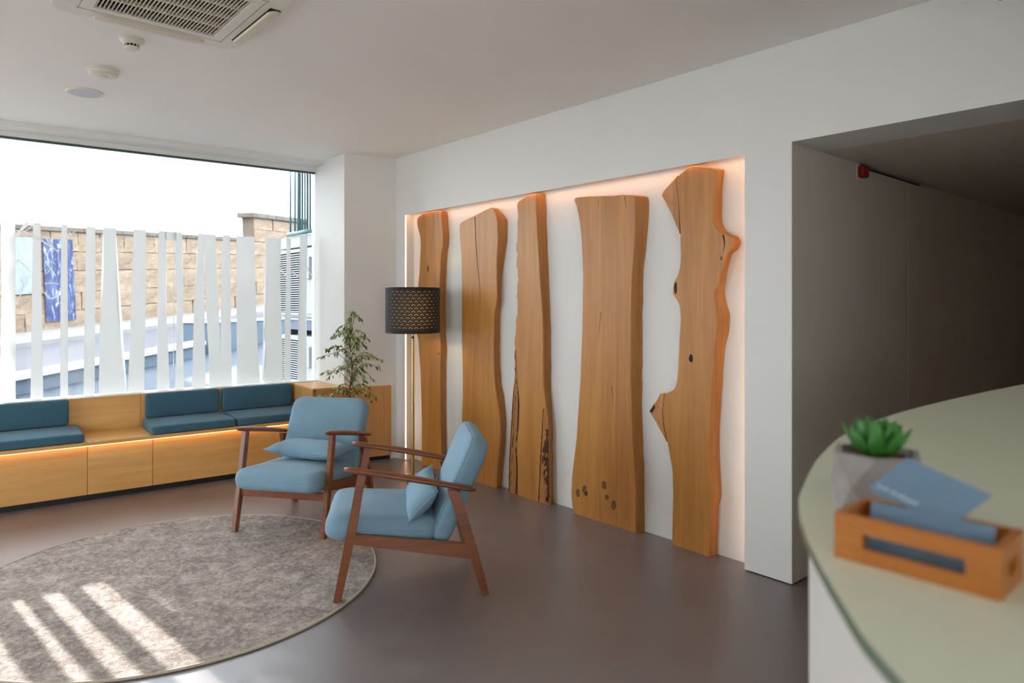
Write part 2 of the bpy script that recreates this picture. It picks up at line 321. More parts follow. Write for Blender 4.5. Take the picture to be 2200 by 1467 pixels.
class NT:
    def __init__(s, name):
        s.m = bpy.data.materials.new(name); s.m.use_nodes = True
        s.t = s.m.node_tree; s.n = s.t.nodes; s.l = s.t.links
        s.p = s.n['Principled BSDF']; s.out = s.n['Material Output']
    def node(s, t, **k):
        n = s.n.new(t)
        for a, b in k.items(): setattr(n, a, b)
        return n
    def link(s, a, b): s.l.new(a, b)
    def set(s, **k):
        for a, b in k.items(): s.p.inputs[a.replace('_', ' ')].default_value = b
    def coords(s, scale=(1, 1, 1), kind='Object', rot=(0, 0, 0)):
        tc = s.node('ShaderNodeTexCoord'); mp = s.node('ShaderNodeMapping')
        mp.inputs['Scale'].default_value = scale
        mp.inputs['Rotation'].default_value = rot
        s.link(tc.outputs[kind], mp.inputs['Vector'])
        return mp.outputs['Vector']
    def noise(s, vec, scale=5, detail=4, rough=0.55, dist=0.0):
        n = s.node('ShaderNodeTexNoise')
        n.inputs['Scale'].default_value = scale; n.inputs['Detail'].default_value = detail
        n.inputs['Roughness'].default_value = rough; n.inputs['Distortion'].default_value = dist
        if vec is not None: s.link(vec, n.inputs['Vector'])
        return n.outputs['Fac']
    def ramp(s, fac, stops):
        r = s.node('ShaderNodeValToRGB')
        e = r.color_ramp.elements
        while len(e) < len(stops): e.new(0.5)
        for q, (p, c) in zip(e, stops): q.position = p; q.color = (*c, 1)
        s.link(fac, r.inputs['Fac'])
        return r.outputs['Color']
    def mixc(s, fac, a, b, mode='MIX'):
        m = s.node('ShaderNodeMix', data_type='RGBA', blend_type=mode)
        for v, k in ((fac, 0), (a, 6), (b, 7)):
            if hasattr(v, 'links'): s.link(v, m.inputs[k])
            elif k == 0: m.inputs[0].default_value = v
            else: m.inputs[k].default_value = (*v, 1)
        return m.outputs[2]
    def math(s, op, a, b=None, c=None):
        m = s.node('ShaderNodeMath', operation=op)
        for i, v in enumerate((a, b, c)):
            if v is None: continue
            if hasattr(v, 'links'): s.link(v, m.inputs[i])
            else: m.inputs[i].default_value = v
        return m.outputs[0]
    def bump(s, h, strength=0.2, dist=0.002):
        b = s.node('ShaderNodeBump')
        b.inputs['Strength'].default_value = strength; b.inputs['Distance'].default_value = dist
        s.link(h, b.inputs['Height']); s.link(b.outputs['Normal'], s.p.inputs['Normal'])
    def color(s, c): s.link(c, s.p.inputs['Base Color'])

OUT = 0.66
def plain(name, c, rough=0.6, metal=0.0, var=0.06, scale=3.0, spec=0.5, coat=0.0):
    t = NT(name)
    v = t.coords()
    f = t.noise(v, scale, 3)
    a = tuple(max(0, x*(1-var)) for x in c); b = tuple(min(1, x*(1+var)) for x in c)
    t.color(t.ramp(f, [(0.3, a), (0.7, b)]))
    t.set(Roughness=rough, Metallic=metal)
    t.p.inputs['Specular IOR Level'].default_value = spec
    if coat:
        t.p.inputs['Coat Weight'].default_value = coat; t.p.inputs['Coat Roughness'].default_value = 0.12
    return t.m

def wood(name, dark, mid, light, along='Z', rough=0.45, fine=1.0, coat=0.0, per_obj=True, bumpy=0.15, knots=0.0):
    t = NT(name)
    sc = {'Z': (14, 14, 0.9), 'X': (0.9, 14, 14), 'Y': (14, 0.9, 14)}[along]
    v = t.coords(tuple(q*fine for q in sc))
    if per_obj:
        oi = t.node('ShaderNodeObjectInfo')
        add = t.node('ShaderNodeVectorMath', operation='ADD')
        mul = t.node('ShaderNodeMath', operation='MULTIPLY'); mul.inputs[1].default_value = 37.0
        t.link(oi.outputs['Random'], mul.inputs[0])
        t.link(v, add.inputs[0]); t.link(mul.outputs[0], add.inputs[1])
        v = add.outputs[0]
    f1 = t.noise(v, 0.55, 5, 0.6, 1.2)
    f2 = t.noise(v, 4.5, 4, 0.7, 0.3)
    col = t.ramp(f1, [(0.28, dark), (0.48, mid), (0.72, light)])
    col = t.mixc(0.28, col, t.ramp(f2, [(0.3, tuple(x*0.62 for x in mid)), (0.7, tuple(min(1, x*1.25) for x in light))]))
    if knots:
        vv = t.coords((1, 4.2, 2.0))
        vo = t.node('ShaderNodeTexVoronoi'); vo.inputs['Scale'].default_value = 1.3
        t.link(vv, vo.inputs['Vector'])
        k = t.ramp(vo.outputs['Distance'], [(0.03, (1, 1, 1)), (0.16, (0, 0, 0))])
        bw = t.node('ShaderNodeRGBToBW'); t.link(k, bw.inputs[0])
        col = t.mixc(t.math('MULTIPLY', bw.outputs[0], knots), col, tuple(x*0.45 for x in dark))
    t.color(col)
    t.bump(f2, bumpy, 0.0015)
    t.set(Roughness=rough)
    if coat:
        t.p.inputs['Coat Weight'].default_value = coat; t.p.inputs['Coat Roughness'].default_value = 0.15
    return t.m

def fabric(name, c, scale=420, var=0.10):
    t = NT(name)
    v = t.coords()
    w = t.noise(v, scale, 2, 0.6)
    b = t.noise(v, 9, 3)
    col = t.ramp(w, [(0.35, tuple(x*(1-1.6*var) for x in c)), (0.65, tuple(x*(1+1.2*var) for x in c))])
    col = t.mixc(0.18, col, t.ramp(b, [(0.3, tuple(x*0.85 for x in c)), (0.7, tuple(x*1.15 for x in c))]))
    t.color(col)
    t.bump(w, 0.25, 0.0008)
    t.set(Roughness=0.95)
    t.p.inputs['Sheen Weight'].default_value = 0.12
    t.p.inputs['Sheen Roughness'].default_value = 0.5
    t.p.inputs['Specular IOR Level'].default_value = 0.2
    return t.m

def emit(name, c, s):
    t = NT(name)
    t.set(Roughness=0.6)
    t.p.inputs['Base Color'].default_value = (*c, 1)
    t.p.inputs['Emission Color'].default_value = (*c, 1)
    t.p.inputs['Emission Strength'].default_value = s
    return t.m

def glassmat(name, tint=(0.96, 0.96, 0.957)):
    t = NT(name)
    t.n.remove(t.p)
    tr = t.node('ShaderNodeBsdfTransparent'); tr.inputs[0].default_value = (*tint, 1)
    gl = t.node('ShaderNodeBsdfGlossy'); gl.inputs['Roughness'].default_value = 0.0
    fr = t.node('ShaderNodeFresnel'); fr.inputs['IOR'].default_value = 1.3
    mx = t.node('ShaderNodeMixShader')
    t.link(fr.outputs[0], mx.inputs[0]); t.link(tr.outputs[0], mx.inputs[1]); t.link(gl.outputs[0], mx.inputs[2])
    t.link(mx.outputs[0], t.out.inputs['Surface'])
    return t.m

def filmmat(name):
    t = NT(name)
    t.n.remove(t.p)
    d = t.node('ShaderNodeBsdfDiffuse'); d.inputs[0].default_value = (0.86, 0.87, 0.85, 1)
    tl = t.node('ShaderNodeBsdfTranslucent'); tl.inputs[0].default_value = (0.95, 0.945, 0.93, 1)
    nz = t.noise(t.coords(), 30, 2)
    mx = t.node('ShaderNodeMixShader')
    t.link(t.math('MULTIPLY_ADD', nz, 0.02, 0.37), mx.inputs[0])
    t.link(d.outputs[0], mx.inputs[1]); t.link(tl.outputs[0], mx.inputs[2])
    t.link(mx.outputs[0], t.out.inputs['Surface'])
    return t.m

def floormat():
    t = NT('brown_grey_microcement')
    v = t.coords()
    a = t.noise(v, 0.9, 5, 0.6, 0.8); b = t.noise(v, 5, 5, 0.65, 0.4); c = t.noise(v, 60, 3)
    col = t.ramp(a, [(0.3, lin((104, 95, 95))), (0.5, lin((118, 108, 108))), (0.72, lin((130, 120, 120)))])
    col = t.mixc(0.35, col, t.ramp(b, [(0.3, lin((100, 91, 90))), (0.7, lin((130, 120, 119)))]))
    t.color(col)
    r = t.ramp(b, [(0.3, (0.34, 0.34, 0.34)), (0.75, (0.48, 0.48, 0.48))])
    t.p.inputs['Specular IOR Level'].default_value = 0.85
    t.p.inputs['Coat Weight'].default_value = 0.45; t.p.inputs['Coat Roughness'].default_value = 0.36
    t.link(r, t.p.inputs['Roughness'])
    t.bump(c, 0.06, 0.001)
    return t.m

def rugmat():
    t = NT('mottled_rug_pile')
    v = t.coords()
    a = t.noise(v, 2.2, 6, 0.68, 0.5); b = t.noise(v, 9, 6, 0.75, 0.4); c = t.noise(v, 55, 4, 0.8); d = t.noise(v, 190, 2, 0.7)
    col = t.ramp(b, [(0.36, lin((118, 106, 101))), (0.46, lin((152, 140, 133))), (0.54, lin((186, 173, 163))), (0.62, lin((228, 217, 205)))])
    col = t.mixc(0.32, col, t.ramp(a, [(0.38, lin((134, 124, 121))), (0.60, lin((198, 185, 174)))]))
    col = t.mixc(0.45, col, t.ramp(c, [(0.36, lin((122, 110, 103))), (0.5, lin((172, 160, 151))), (0.62, lin((234, 224, 212)))]))
    t.color(col)
    t.bump(t.math('ADD', t.math('MULTIPLY', c, 0.5), d), 0.7, 0.006)
    t.set(Roughness=1.0)
    t.p.inputs['Specular IOR Level'].default_value = 0.1
    return t.m

def shademat():
    """black pierced lamp shade: rows of arc slits and a dot under each arc; UV = (turn, height)"""
    t = NT('black_pierced_shade')
    tc = t.node('ShaderNodeTexCoord'); sp = t.node('ShaderNodeSeparateXYZ')
    t.link(tc.outputs['UV'], sp.inputs[0])
    NR, NC = 14.0, 30.0
    vv = t.math('MULTIPLY', sp.outputs['Y'], NR)
    row = t.math('FLOOR', vv)
    fy = t.math('SUBTRACT', vv, row)
    odd = t.math('MULTIPLY', t.math('MODULO', row, 2.0), 0.5)
    uu = t.math('ADD', t.math('MULTIPLY', sp.outputs['X'], NC), odd)
    fx = t.math('SUBTRACT', t.math('FRACT', uu), 0.5)
    px = t.math('MULTIPLY', fx, 2.0)                 # cell aspect about 2 : 1
    py = t.math('SUBTRACT', fy, 0.12)
    rr = t.math('SQRT', t.math('ADD', t.math('MULTIPLY', px, px), t.math('MULTIPLY', py, py)))
    ring = t.math('LESS_THAN', t.math('ABSOLUTE', t.math('SUBTRACT', rr, 0.70)), 0.036)
    up = t.math('GREATER_THAN', py, 0.26)
    arc = t.math('MULTIPLY', ring, up)
    dot = t.math('LESS_THAN', rr, 0.060)
    inner = t.math('MULTIPLY', t.math('GREATER_THAN', row, 0.5), t.math('LESS_THAN', row, NR - 1.5))
    hole = t.math('MULTIPLY', t.math('MINIMUM', t.math('ADD', arc, dot), 1.0), inner)
    # the plain seam of the shade
    seam = t.math('GREATER_THAN', t.math('ABSOLUTE', t.math('SUBTRACT', sp.outputs['X'], 0.5)), 0.061)
    hole = t.math('MULTIPLY', hole, seam)
    t.p.inputs['Base Color'].default_value = (0.022, 0.020, 0.021, 1)
    t.set(Roughness=0.75)
    nz = t.noise(t.coords(), 300, 2)
    t.bump(nz, 0.15, 0.0005)
    tr = t.node('ShaderNodeBsdfTransparent')
    mx = t.node('ShaderNodeMixShader')
    t.link(hole, mx.inputs[0]); t.link(t.p.outputs[0], mx.inputs[1]); t.link(tr.outputs[0], mx.inputs[2])
    t.link(mx.outputs[0], t.out.inputs['Surface'])
    return t.m

def muralmat():
    t = NT('blue_painted_mural')
    v = t.coords((3, 3, 0.9))
    a = t.noise(v, 1.5, 4, 0.7, 1.0); b = t.noise(v, 2.2, 6, 0.8, 1.2)
    col = t.ramp(a, [(0.3, lin((38, 46, 86))), (0.5, lin((54, 64, 108))), (0.7, lin((88, 106, 138)))])
    col = t.mixc(t.ramp(b, [(0.53, (0, 0, 0)), (0.60, (1, 1, 1))]), col, lin((152, 168, 188)))
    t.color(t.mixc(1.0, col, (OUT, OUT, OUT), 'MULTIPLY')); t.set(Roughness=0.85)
    return t.m

def muralmat2():
    t = NT('pale_painted_mural')
    v = t.coords((1, 1, 0.8))
    a = t.noise(v, 1.8, 4, 0.7, 1.5)
    t.color(t.ramp(a, [(0.3, lin((92, 90, 112))), (0.48, lin((110, 122, 134))), (0.62, lin((128, 134, 138))), (0.75, lin((98, 108, 132)))]))
    t.set(Roughness=0.85)
    return t.m

def stonemat():
    t = NT('ashlar_limestone')
    v = t.coords((1, 1, 1))
    oi = t.node('ShaderNodeObjectInfo')
    a = t.noise(v, 3.2, 6, 0.75, 0.8)
    col = t.ramp(oi.outputs['Random'], [(0.0, lin((142, 122, 100))), (0.4, lin((156, 138, 117))), (0.7, lin((134, 116, 97))), (1.0, lin((164, 148, 128)))])
    col = t.mixc(0.6, col, t.ramp(a, [(0.34, lin((98, 82, 68))), (0.55, lin((150, 132, 112))), (0.8, lin((174, 160, 142)))]))
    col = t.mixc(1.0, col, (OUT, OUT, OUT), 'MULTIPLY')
    t.color(col); t.bump(a, 0.5, 0.03); t.set(Roughness=0.95)
    return t.m

WHITE = plain('white_paint', lin((238, 237, 232)), 0.7, var=0.012, scale=1.2, spec=0.3)
CEIL = plain('ceiling_paint', lin((248, 245, 240)), 0.8, var=0.012, scale=1.0, spec=0.2)
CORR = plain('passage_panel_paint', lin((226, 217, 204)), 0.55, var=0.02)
CORR_SHADE = plain('passage_end_paint', lin((120, 104, 90)), 0.6, var=0.03)  # dark tone paints the shade at the passage end and under the soffit
FLOOR = floormat()
BIRCH = wood('birch_plywood', lin((222, 157, 82)), lin((232, 173, 95)), lin((241, 190, 115)), 'X', 0.42, fine=0.35, bumpy=0.03)
BIRCHV = wood('birch_plywood_upright', lin((196, 138, 76)), lin((208, 150, 86)), lin((218, 164, 100)), 'Z', 0.42, fine=0.35, bumpy=0.03)
TEAK = wood('brown_stained_beech', lin((102, 52, 24)), lin((128, 69, 34)), lin((148, 86, 46)), 'X', 0.36, fine=1.4, coat=0.2, bumpy=0.04)
SLAB = wood('oiled_oak_slab', lin((166, 102, 40)), lin((193, 129, 55)), lin((211, 152, 77)), 'Z', 0.42, fine=0.55, bumpy=0.12)
EDGE = wood('live_edge_wood', lin((148, 90, 42)), lin((178, 116, 56)), lin((200, 142, 78)), 'Z', 0.55, fine=1.1, bumpy=0.6)
BARK = plain('dark_bark', lin((78, 49, 28)), 0.9, var=0.5, scale=40)
HOLE = plain('dark_knot', lin((44, 28, 18)), 0.9, var=0.4, scale=60)
KNOT = plain('brown_knot', lin((120, 78, 44)), 0.7, var=0.35, scale=50)
BLUE = fabric('dusty_blue_weave', lin((132, 165, 183)))
TEAL = fabric('teal_grey_weave', lin((72, 110, 127)))
BLACK = plain('black_plinth', (0.008, 0.008, 0.009), 0.5)
BRASS = plain('brushed_brass', lin((196, 164, 98)), 0.28, metal=1.0, var=0.04)
DARKMET = plain('dark_metal', (0.02, 0.02, 0.022), 0.4)
SHADE = shademat()
t_ = NT('gold_shade_lining')
t_.n.remove(t_.p)
tl_ = t_.node('ShaderNodeBsdfTranslucent'); tl_.inputs[0].default_value = (0.85, 0.64, 0.30, 1)
t_.link(tl_.outputs[0], t_.out.inputs['Surface'])
LINING = t_.m
RUG = rugmat()
BIND = plain('rug_binding_cord', lin((196, 186, 166)), 0.9, var=0.12, scale=120)
PLASTIC = plain('warm_white_plastic', lin((226, 220, 206)), 0.4, var=0.015)
PLASTICY = plain('aged_white_plastic', lin((222, 213, 190)), 0.45, var=0.02)
FILTER = plain('dark_filter', (0.012, 0.011, 0.010), 0.9)
CONE = plain('grey_cast_concrete', lin((156, 151, 146)), 0.85, var=0.10, scale=60)
SUCC = plain('succulent_green', lin((62, 124, 48)), 0.45, var=0.25, scale=40)
SOIL = plain('brown_soil', lin((122, 84, 52)), 0.95, var=0.4, scale=140)
BAMBOO = wood('bamboo_box_wood', lin((168, 98, 36)), lin((188, 114, 46)), lin((202, 130, 60)), 'Y', 0.4, fine=3, bumpy=0.05)
CARD = plain('slate_blue_card', lin((110, 138, 160)), 0.55, var=0.02)
CARDTXT = plain('pale_print', lin((190, 206, 218)), 0.6)
GLASSTOP = plain('sage_glass_top', lin((238, 243, 218)), 0.26, var=0.01, spec=0.3)
GLASSEDGE = plain('dark_green_glass_edge', lin((110, 128, 108)), 0.15, var=0.03)
DESK = plain('white_desk_front', lin((222, 220, 214)), 0.4, var=0.01)
RED = plain('dark_red_plastic', lin((150, 22, 20)), 0.35)
PANE = glassmat('clear_window_pane')
FILM = filmmat('frosted_window_film')
DKGREEN = plain('dark_green_metal', lin((62, 84, 78)), 0.45)
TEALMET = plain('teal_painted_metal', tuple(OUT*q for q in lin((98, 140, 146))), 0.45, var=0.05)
STONE = stonemat()
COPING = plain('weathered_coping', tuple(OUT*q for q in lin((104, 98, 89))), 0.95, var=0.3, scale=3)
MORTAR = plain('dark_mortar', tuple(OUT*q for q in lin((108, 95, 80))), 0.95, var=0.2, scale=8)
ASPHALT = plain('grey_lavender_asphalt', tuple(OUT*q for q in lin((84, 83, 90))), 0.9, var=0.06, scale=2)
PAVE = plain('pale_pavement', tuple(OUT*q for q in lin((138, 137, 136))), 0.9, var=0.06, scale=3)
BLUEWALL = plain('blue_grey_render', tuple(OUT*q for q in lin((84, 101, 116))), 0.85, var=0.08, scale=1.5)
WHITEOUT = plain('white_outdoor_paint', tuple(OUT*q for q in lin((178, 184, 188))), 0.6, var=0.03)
MURAL = muralmat(); MURAL2 = muralmat2()
TRUNK = plain('ficus_stem', lin((118, 84, 58)), 0.85, var=0.2, scale=60)
LEAFA = plain('ficus_leaf_green', lin((92, 124, 56)), 0.38, var=0.3, scale=30)
LEAFB = plain('ficus_leaf_pale', lin((164, 176, 110)), 0.42, var=0.25, scale=30)
POTD = plain('terracotta_pot', lin((146, 96, 70)), 0.8, var=0.08)
TREELEAF = plain('tree_foliage', lin((70, 96, 50)), 0.7, var=0.3)
LED = emit('warm_led_strip', (1.0, 0.54, 0.29), 6.0)
LEDB = emit('amber_bench_led', (1.0, 0.44, 0.17), 7.0)
BULB = emit('lamp_bulb', (1.0, 0.72, 0.36), 40.0)

# ------------------------------------------------------------------ setting
TH = radians(4.2)
U = Vector((cos(TH), -sin(TH), 0)); N = Vector((sin(TH), cos(TH), 0))
def W(u, n, z): return U*u + N*n + Vector((0, 0, z))
MW = Matrix(((U.x, N.x, 0, 0), (U.y, N.y, 0, 0), (0, 0, 1, 0), (0, 0, 0, 1)))   # window frame (u, n, z) -> room
XR = 3.258; H = 2.682; UL = -3.2; UR = 2.366; NG = 6.194; HEAD = 2.597; SILL = 0.668
por.location = W((UL + UR)/2, 6.24, 1.64)
por.rotation_euler = (pi/2, 0, pi - TH + pi)

obj('floor', bmbox((-3.4, -3.2, -0.1), (8.6, 6.30, 0)), FLOOR, kind='structure')
obj('ceiling', bmbox((-3.4, -3.2, H), (6.6, 6.45, H + 0.15)), CEIL, kind='structure')

# right wall: recess (y 1.879..5.155, up to 2.17) and passage opening (y < 1.626, up to 2.189)
bm = bmesh.new()
XB = 3.352
box(bm, (XR, 5.155, 0), (3.6, 5.60, H))
box(bm, (3.300, 1.879, 2.177), (3.6, 5.155, H)); box(bm, (XR, 1.879, 2.164), (3.267, 5.155, H)); box(bm, (3.267, 1.879, 2.196), (3.300, 5.155, H))
box(bm, (XB, 1.879, 0), (3.6, 5.155, 2.177))
box(bm, (XR, 1.626, 0.006), (3.6, 1.879, H))
box(bm, (XR, -3.2, 2.189), (3.6, 1.626, H))
obj('wall_right', bm, WHITE, kind='structure')
# corner pillar between the right wall and the window
obj('wall_corner', zprism([(2.80, 5.398), (3.40, 5.262), (3.60, 5.4), (3.60, 6.07), (2.815, 6.07)], 0, H), WHITE, kind='structure')
# window wall: parapet, head, bulkhead
bm = bmesh.new()
box(bm, (UL, 6.17, 0), (UR, 6.34, SILL - 0.004), MW)
obj('wall_front', bm, WHITE, kind='structure')
bm = bmesh.new()
box(bm, (UL, 6.0, 2.645), (UR + 0.02, 6.45, H), MW)
box(bm, (UL, 6.172, HEAD + 0.008), (UR, 6.30, 2.645), MW)
obj('trim_1', bm, WHITE, kind='structure')
bm = bmesh.new()
box(bm, (-3.4, -3.2, 0), (-3.1, 3.9, H)); box(bm, (-3.4, 5.3, 0), (-3.1, 6.45, H)); box(bm, (-3.4, 3.9, 2.55), (-3.1, 5.3, H)); box(bm, (-3.4, 3.9, 0), (-3.1, 5.3, 0.12))
obj('wall_left', bm, WHITE, kind='structure')
bm = bmesh.new()
box(bm, (-3.1, -3.2, 0), (-2.2, -3.05, H)); box(bm, (-0.4, -3.2, 0), (8.6, -3.05, H)); box(bm, (-2.2, -3.2, 2.4), (-0.4, -3.05, H))
obj('wall_back', bm, plain('warm_back_wall', lin((206, 172, 134)), 0.7), kind='structure')
d3 = obj('door_3', bmbox((-2.2, -3.17, 0.0), (-2.12, -3.09, 2.4)), DKGREEN, kind='structure')  # unseen glazed door added behind the camera to let in daylight
obj('door_post', bmbox((-0.48, -3.17, 0.0), (-0.4, -3.09, 2.4)), DKGREEN, d3)
obj('door_rail', bmbox((-2.12, -3.17, 0.0), (-0.48, -3.09, 0.10)), DKGREEN, d3)
obj('door_pane', bmbox((-2.12, -3.135, 0.10), (-0.48, -3.127, 2.4)), PANE, d3)
# lowered soffit over the desk, its shade put into the dark colour
obj('trim_2', bmbox((2.95, -3.05, 2.60), (XR, 0.768, H)), CORR_SHADE, kind='structure')

# passage beyond the opening
bm = bmesh.new()
box(bm, (3.602, 1.640, 0.006), (8.6, 1.80, 2.172))
box(bm, (3.6, 1.640, 2.172), (4.066, 1.80, 2.189))
box(bm, (5.118, 1.640, 2.172), (8.6, 1.80, 2.189))
obj('wall_passage', bm, CORR, kind='structure')
obj('wall_passage_end', bmbox((8.4, -3.05, 0), (8.6, 1.64, 2.189)), CORR_SHADE, kind='structure')
obj('ceiling_passage', bmbox((3.601, -3.05, 2.189), (8.6, 1.80, 2.26)), CORR, kind='structure')
for k, (x0, x1) in enumerate(((4.072, 4.826), (4.831, 5.575))):
    d = obj('door_%d' % (k + 1), bmbox((x0, 1.630, 0.01), (x1, 1.6395, 2.168), bev=0.002), CORR, kind='structure')
obj('trim_3', bmbox((XR + 0.0015, 1.6235, 0.006), (4.066, 1.6257, 2.1875)), CORR, kind='structure')
obj('trim_4', bmbox((4.066, 1.66, 2.160), (5.118, 1.70, 2.1885)), BLACK, kind='structure')  # black backing stands in for the shade in the slot above the doors

# window_1: frame > panes, film strips
win = obj('window_1', bmesh.new(), DKGREEN, kind='structure')
bm = bmesh.new()
box(bm, (UL, 6.185, HEAD - 0.006), (UR, 6.215, HEAD + 0.010), MW)
box(bm, (UL, 6.10, SILL - 0.006), (UR - 0.01, 6.26, SILL + 0.001), MW)
bm.to_mesh(win.data); bm.free(); win.data.materials.clear(); win.data.materials.append(DKGREEN)
obj('window_sill', bmbox((UL, 6.098, SILL), (UR - 0.015, 6.27, SILL + 0.006), MW), WHITE, win)
for (a, b) in ((UL, -1.25), (-1.246, 1.164), (1.168, UR)):
    obj('window_pane', bmbox((a, NG, SILL + 0.006), (b, NG + 0.008, HEAD - 0.006), MW), PANE, win)
obj('pane_joint', bmbox((1.1645, NG - 0.001, SILL + 0.006), (1.1675, NG + 0.009, HEAD - 0.006), MW), FILM, win)

w2 = obj('window_2', bmbox((-3.28, 3.9, 0.12), (-3.20, 3.96, 2.55)), DKGREEN, kind='structure')  # unseen window added in the left wall for more daylight
for y0 in (5.24,):
    obj('window_post', bmbox((-3.28, y0, 0.12), (-3.20, y0 + 0.06, 2.55)), DKGREEN, w2)
for y0, y1 in ((3.96, 5.24),):
    obj('window_pane', bmbox((-3.245, y0, 0.12), (-3.237, y1, 2.55)), PANE, w2)

def strip(Lp, Rp):
    Lc = catmull(Lp, 4); Rc = catmull(Rp, 4)
    poly = Lc + Rc[::-1]
    bm = bmesh.new()
    a = [bm.verts.new(W(p[0], NG - 0.0022, max(p[1], SILL + 0.008))) for p in poly]
    b = [bm.verts.new(W(p[0], NG - 0.0008, max(p[1], SILL + 0.008))) for p in poly]
    bm.faces.new(a); bm.faces.new(b[::-1])
    n = len(poly)
    for i in range(n): bm.faces.new([a[i], a[(i+1) % n], b[(i+1) % n], b[i]])
    bmesh.ops.triangulate(bm, faces=[f for f in bm.faces if len(f.verts) > 4])
    return obj('film_strip', bm, FILM, win)
strip([(1.098, 1.977), (1.098, 1.905)], [(1.186, 1.976), (1.188, 1.905)])
for i_, (Lp, Rp) in enumerate(STRIPS):
    if i_ == 7: Lp = [(1.172, 1.976), (1.174, 1.896)] + Lp[2:]
    strip([(0.020, 1.986), (0.024, 1.45), (0.018, 1.0), (0.014, 0.67)] if i_ == 0 else Lp, Rp)
# strips left of the picture's edge; the light that falls on the rug comes through their gaps
for x0, x1 in ((-0.164, -0.088), (-0.310, -0.244), (-0.47, -0.36), (-0.74, -0.60), (-0.96, -0.86), (-1.2, -1.06), (-1.5, -1.34), (-1.75, -1.62), (-2.05, -1.9), (-2.4, -2.2), (-2.8, -2.6), (-3.1, -2.95)):
    w = x1 - x0
    strip([(x0, 1.985), (x0 + 0.004, 1.5), (x0 - 0.003, 1.1), (x0 - 0.006, SILL)], [(x1, 1.985), (x1 - 0.005, 1.5), (x1 + 0.002, 1.1), (x1 + 0.005, SILL)])
# twigs cut from the same film
def twig(pts, r0, r1):
    pts = catmull(pts, 4)
    bm = bmesh.new()
    n = len(pts)
    top = []; bot = []
    for i, p in enumerate(pts):
        q = pts[min(i+1, n-1)]; o = pts[max(i-1, 0)]
        d = Vector((q[0]-o[0], q[1]-o[1])).normalized(); r = r0 + (r1-r0)*i/(n-1)
        for s, A in ((1, top), (-1, bot)):
            A.append((p[0] - d.y*r*s, p[1] + d.x*r*s))
    vt = [[bm.verts.new(W(p[0], NG - k, p[1])) for p in A] for A in (top, bot) for k in (0.0022, 0.0008)]
    for i in range(n-1):
        bm.faces.new([vt[0][i], vt[0][i+1], vt[2][i+1], vt[2][i]])
        bm.faces.new([vt[1][i], vt[3][i], vt[3][i+1], vt[1][i+1]])
        bm.faces.new([vt[0][i], vt[1][i], vt[1][i+1], vt[0][i+1]])
        bm.faces.new([vt[2][i], vt[2][i+1], vt[3][i+1], vt[3][i]])
    return obj('film_twig', bm, FILM, win)
for t_ in TWIGS: twig(*t_)

# ------------------------------------------------------------------ window bench
BN = Vector((0.9, 5.60, 0))
bench = empty('window_bench', W(0.9, 5.60, 0), -TH, 'long birch plywood bench with amber strip light under its seat, below the window', 'bench')
def bl(u, n, z): return (u - 0.9, n - 5.60, z)
BR = 2.132     # right end of the bench at the ledge
obj('plinth', bmbox(bl(UL, 5.655, 0.0), bl(BR - 0.01, 6.05, 0.045)), BLACK, bench)
for a, b in ((UL, -1.0), (-0.997, 0.505), (0.508, 0.916), (0.919, BR - 0.01)):
    obj('front_panel', bmbox(bl(a, 5.622, 0.044), bl(b, 5.640, 0.384), bev=0.001), BIRCH, bench)
for a, b in ((UL, -1.0), (-0.998, 0.497), (0.499, BR - 0.01)):
    obj('seat_board', bmbox(bl(a, 5.592, 0.392), bl(b, 6.095, 0.417), bev=0.0015), BIRCH, bench)
for a, b in ((UL, -1.0), (-0.998, 0.905), (0.907, BR - 0.01)):
    obj('back_panel', bmbox(bl(a, 6.080, 0.417), bl(b, 6.098, 0.670), bev=0.001), BIRCH, bench)
bm = bmesh.new()
box(bm, bl(UL, 5.600, 0.3875), bl(BR - 0.012, 5.610, 0.3918))
obj('led_strip', bm, LEDB, bench)

SEATS = ((-0.62, 0.488), (0.905, 1.505), (1.512, 2.105))
BACKS = ((-0.62, 0.425), (0.932, 1.486), (1.505, 2.095))
nm = (('left of the bare wood gap', 'leftmost'), ('right of the bare wood gap', 'middle'), ('in the right corner beside the ledge', 'rightmost'))
for (a, b), (w1, w2) in zip(SEATS, nm):
    bm = bmesh.new()
    cushion(bm, b - a, 0.445, 0.062, 0.025, 0.016, 0.012, 0, None, 0.0022, a)
    o = obj('seat_cushion', bm, TEAL, None, True)
    o.location = W((a+b)/2, 5.816, 0.449); o.rotation_euler = (0, 0, -TH)
    tag(o, 'flat teal seat cushion on the window bench, %s' % w1, 'cushion', 'teal bench cushions')
for (a, b), (w1, w2) in zip(BACKS, nm):
    bm = bmesh.new()
    cushion(bm, b - a, 0.195, 0.058, 0.022, 0.018, 0.006, 0, None, 0.0018, a + 5)
    o = obj('back_cushion', bm, TEAL, None, True)
    o.location = W((a+b)/2, 6.048, 0.577); o.rotation_euler = (radians(90), 0, -TH)
    tag(o, 'upright teal back cushion on the window bench, %s' % w1, 'cushion', 'teal bench back cushions')

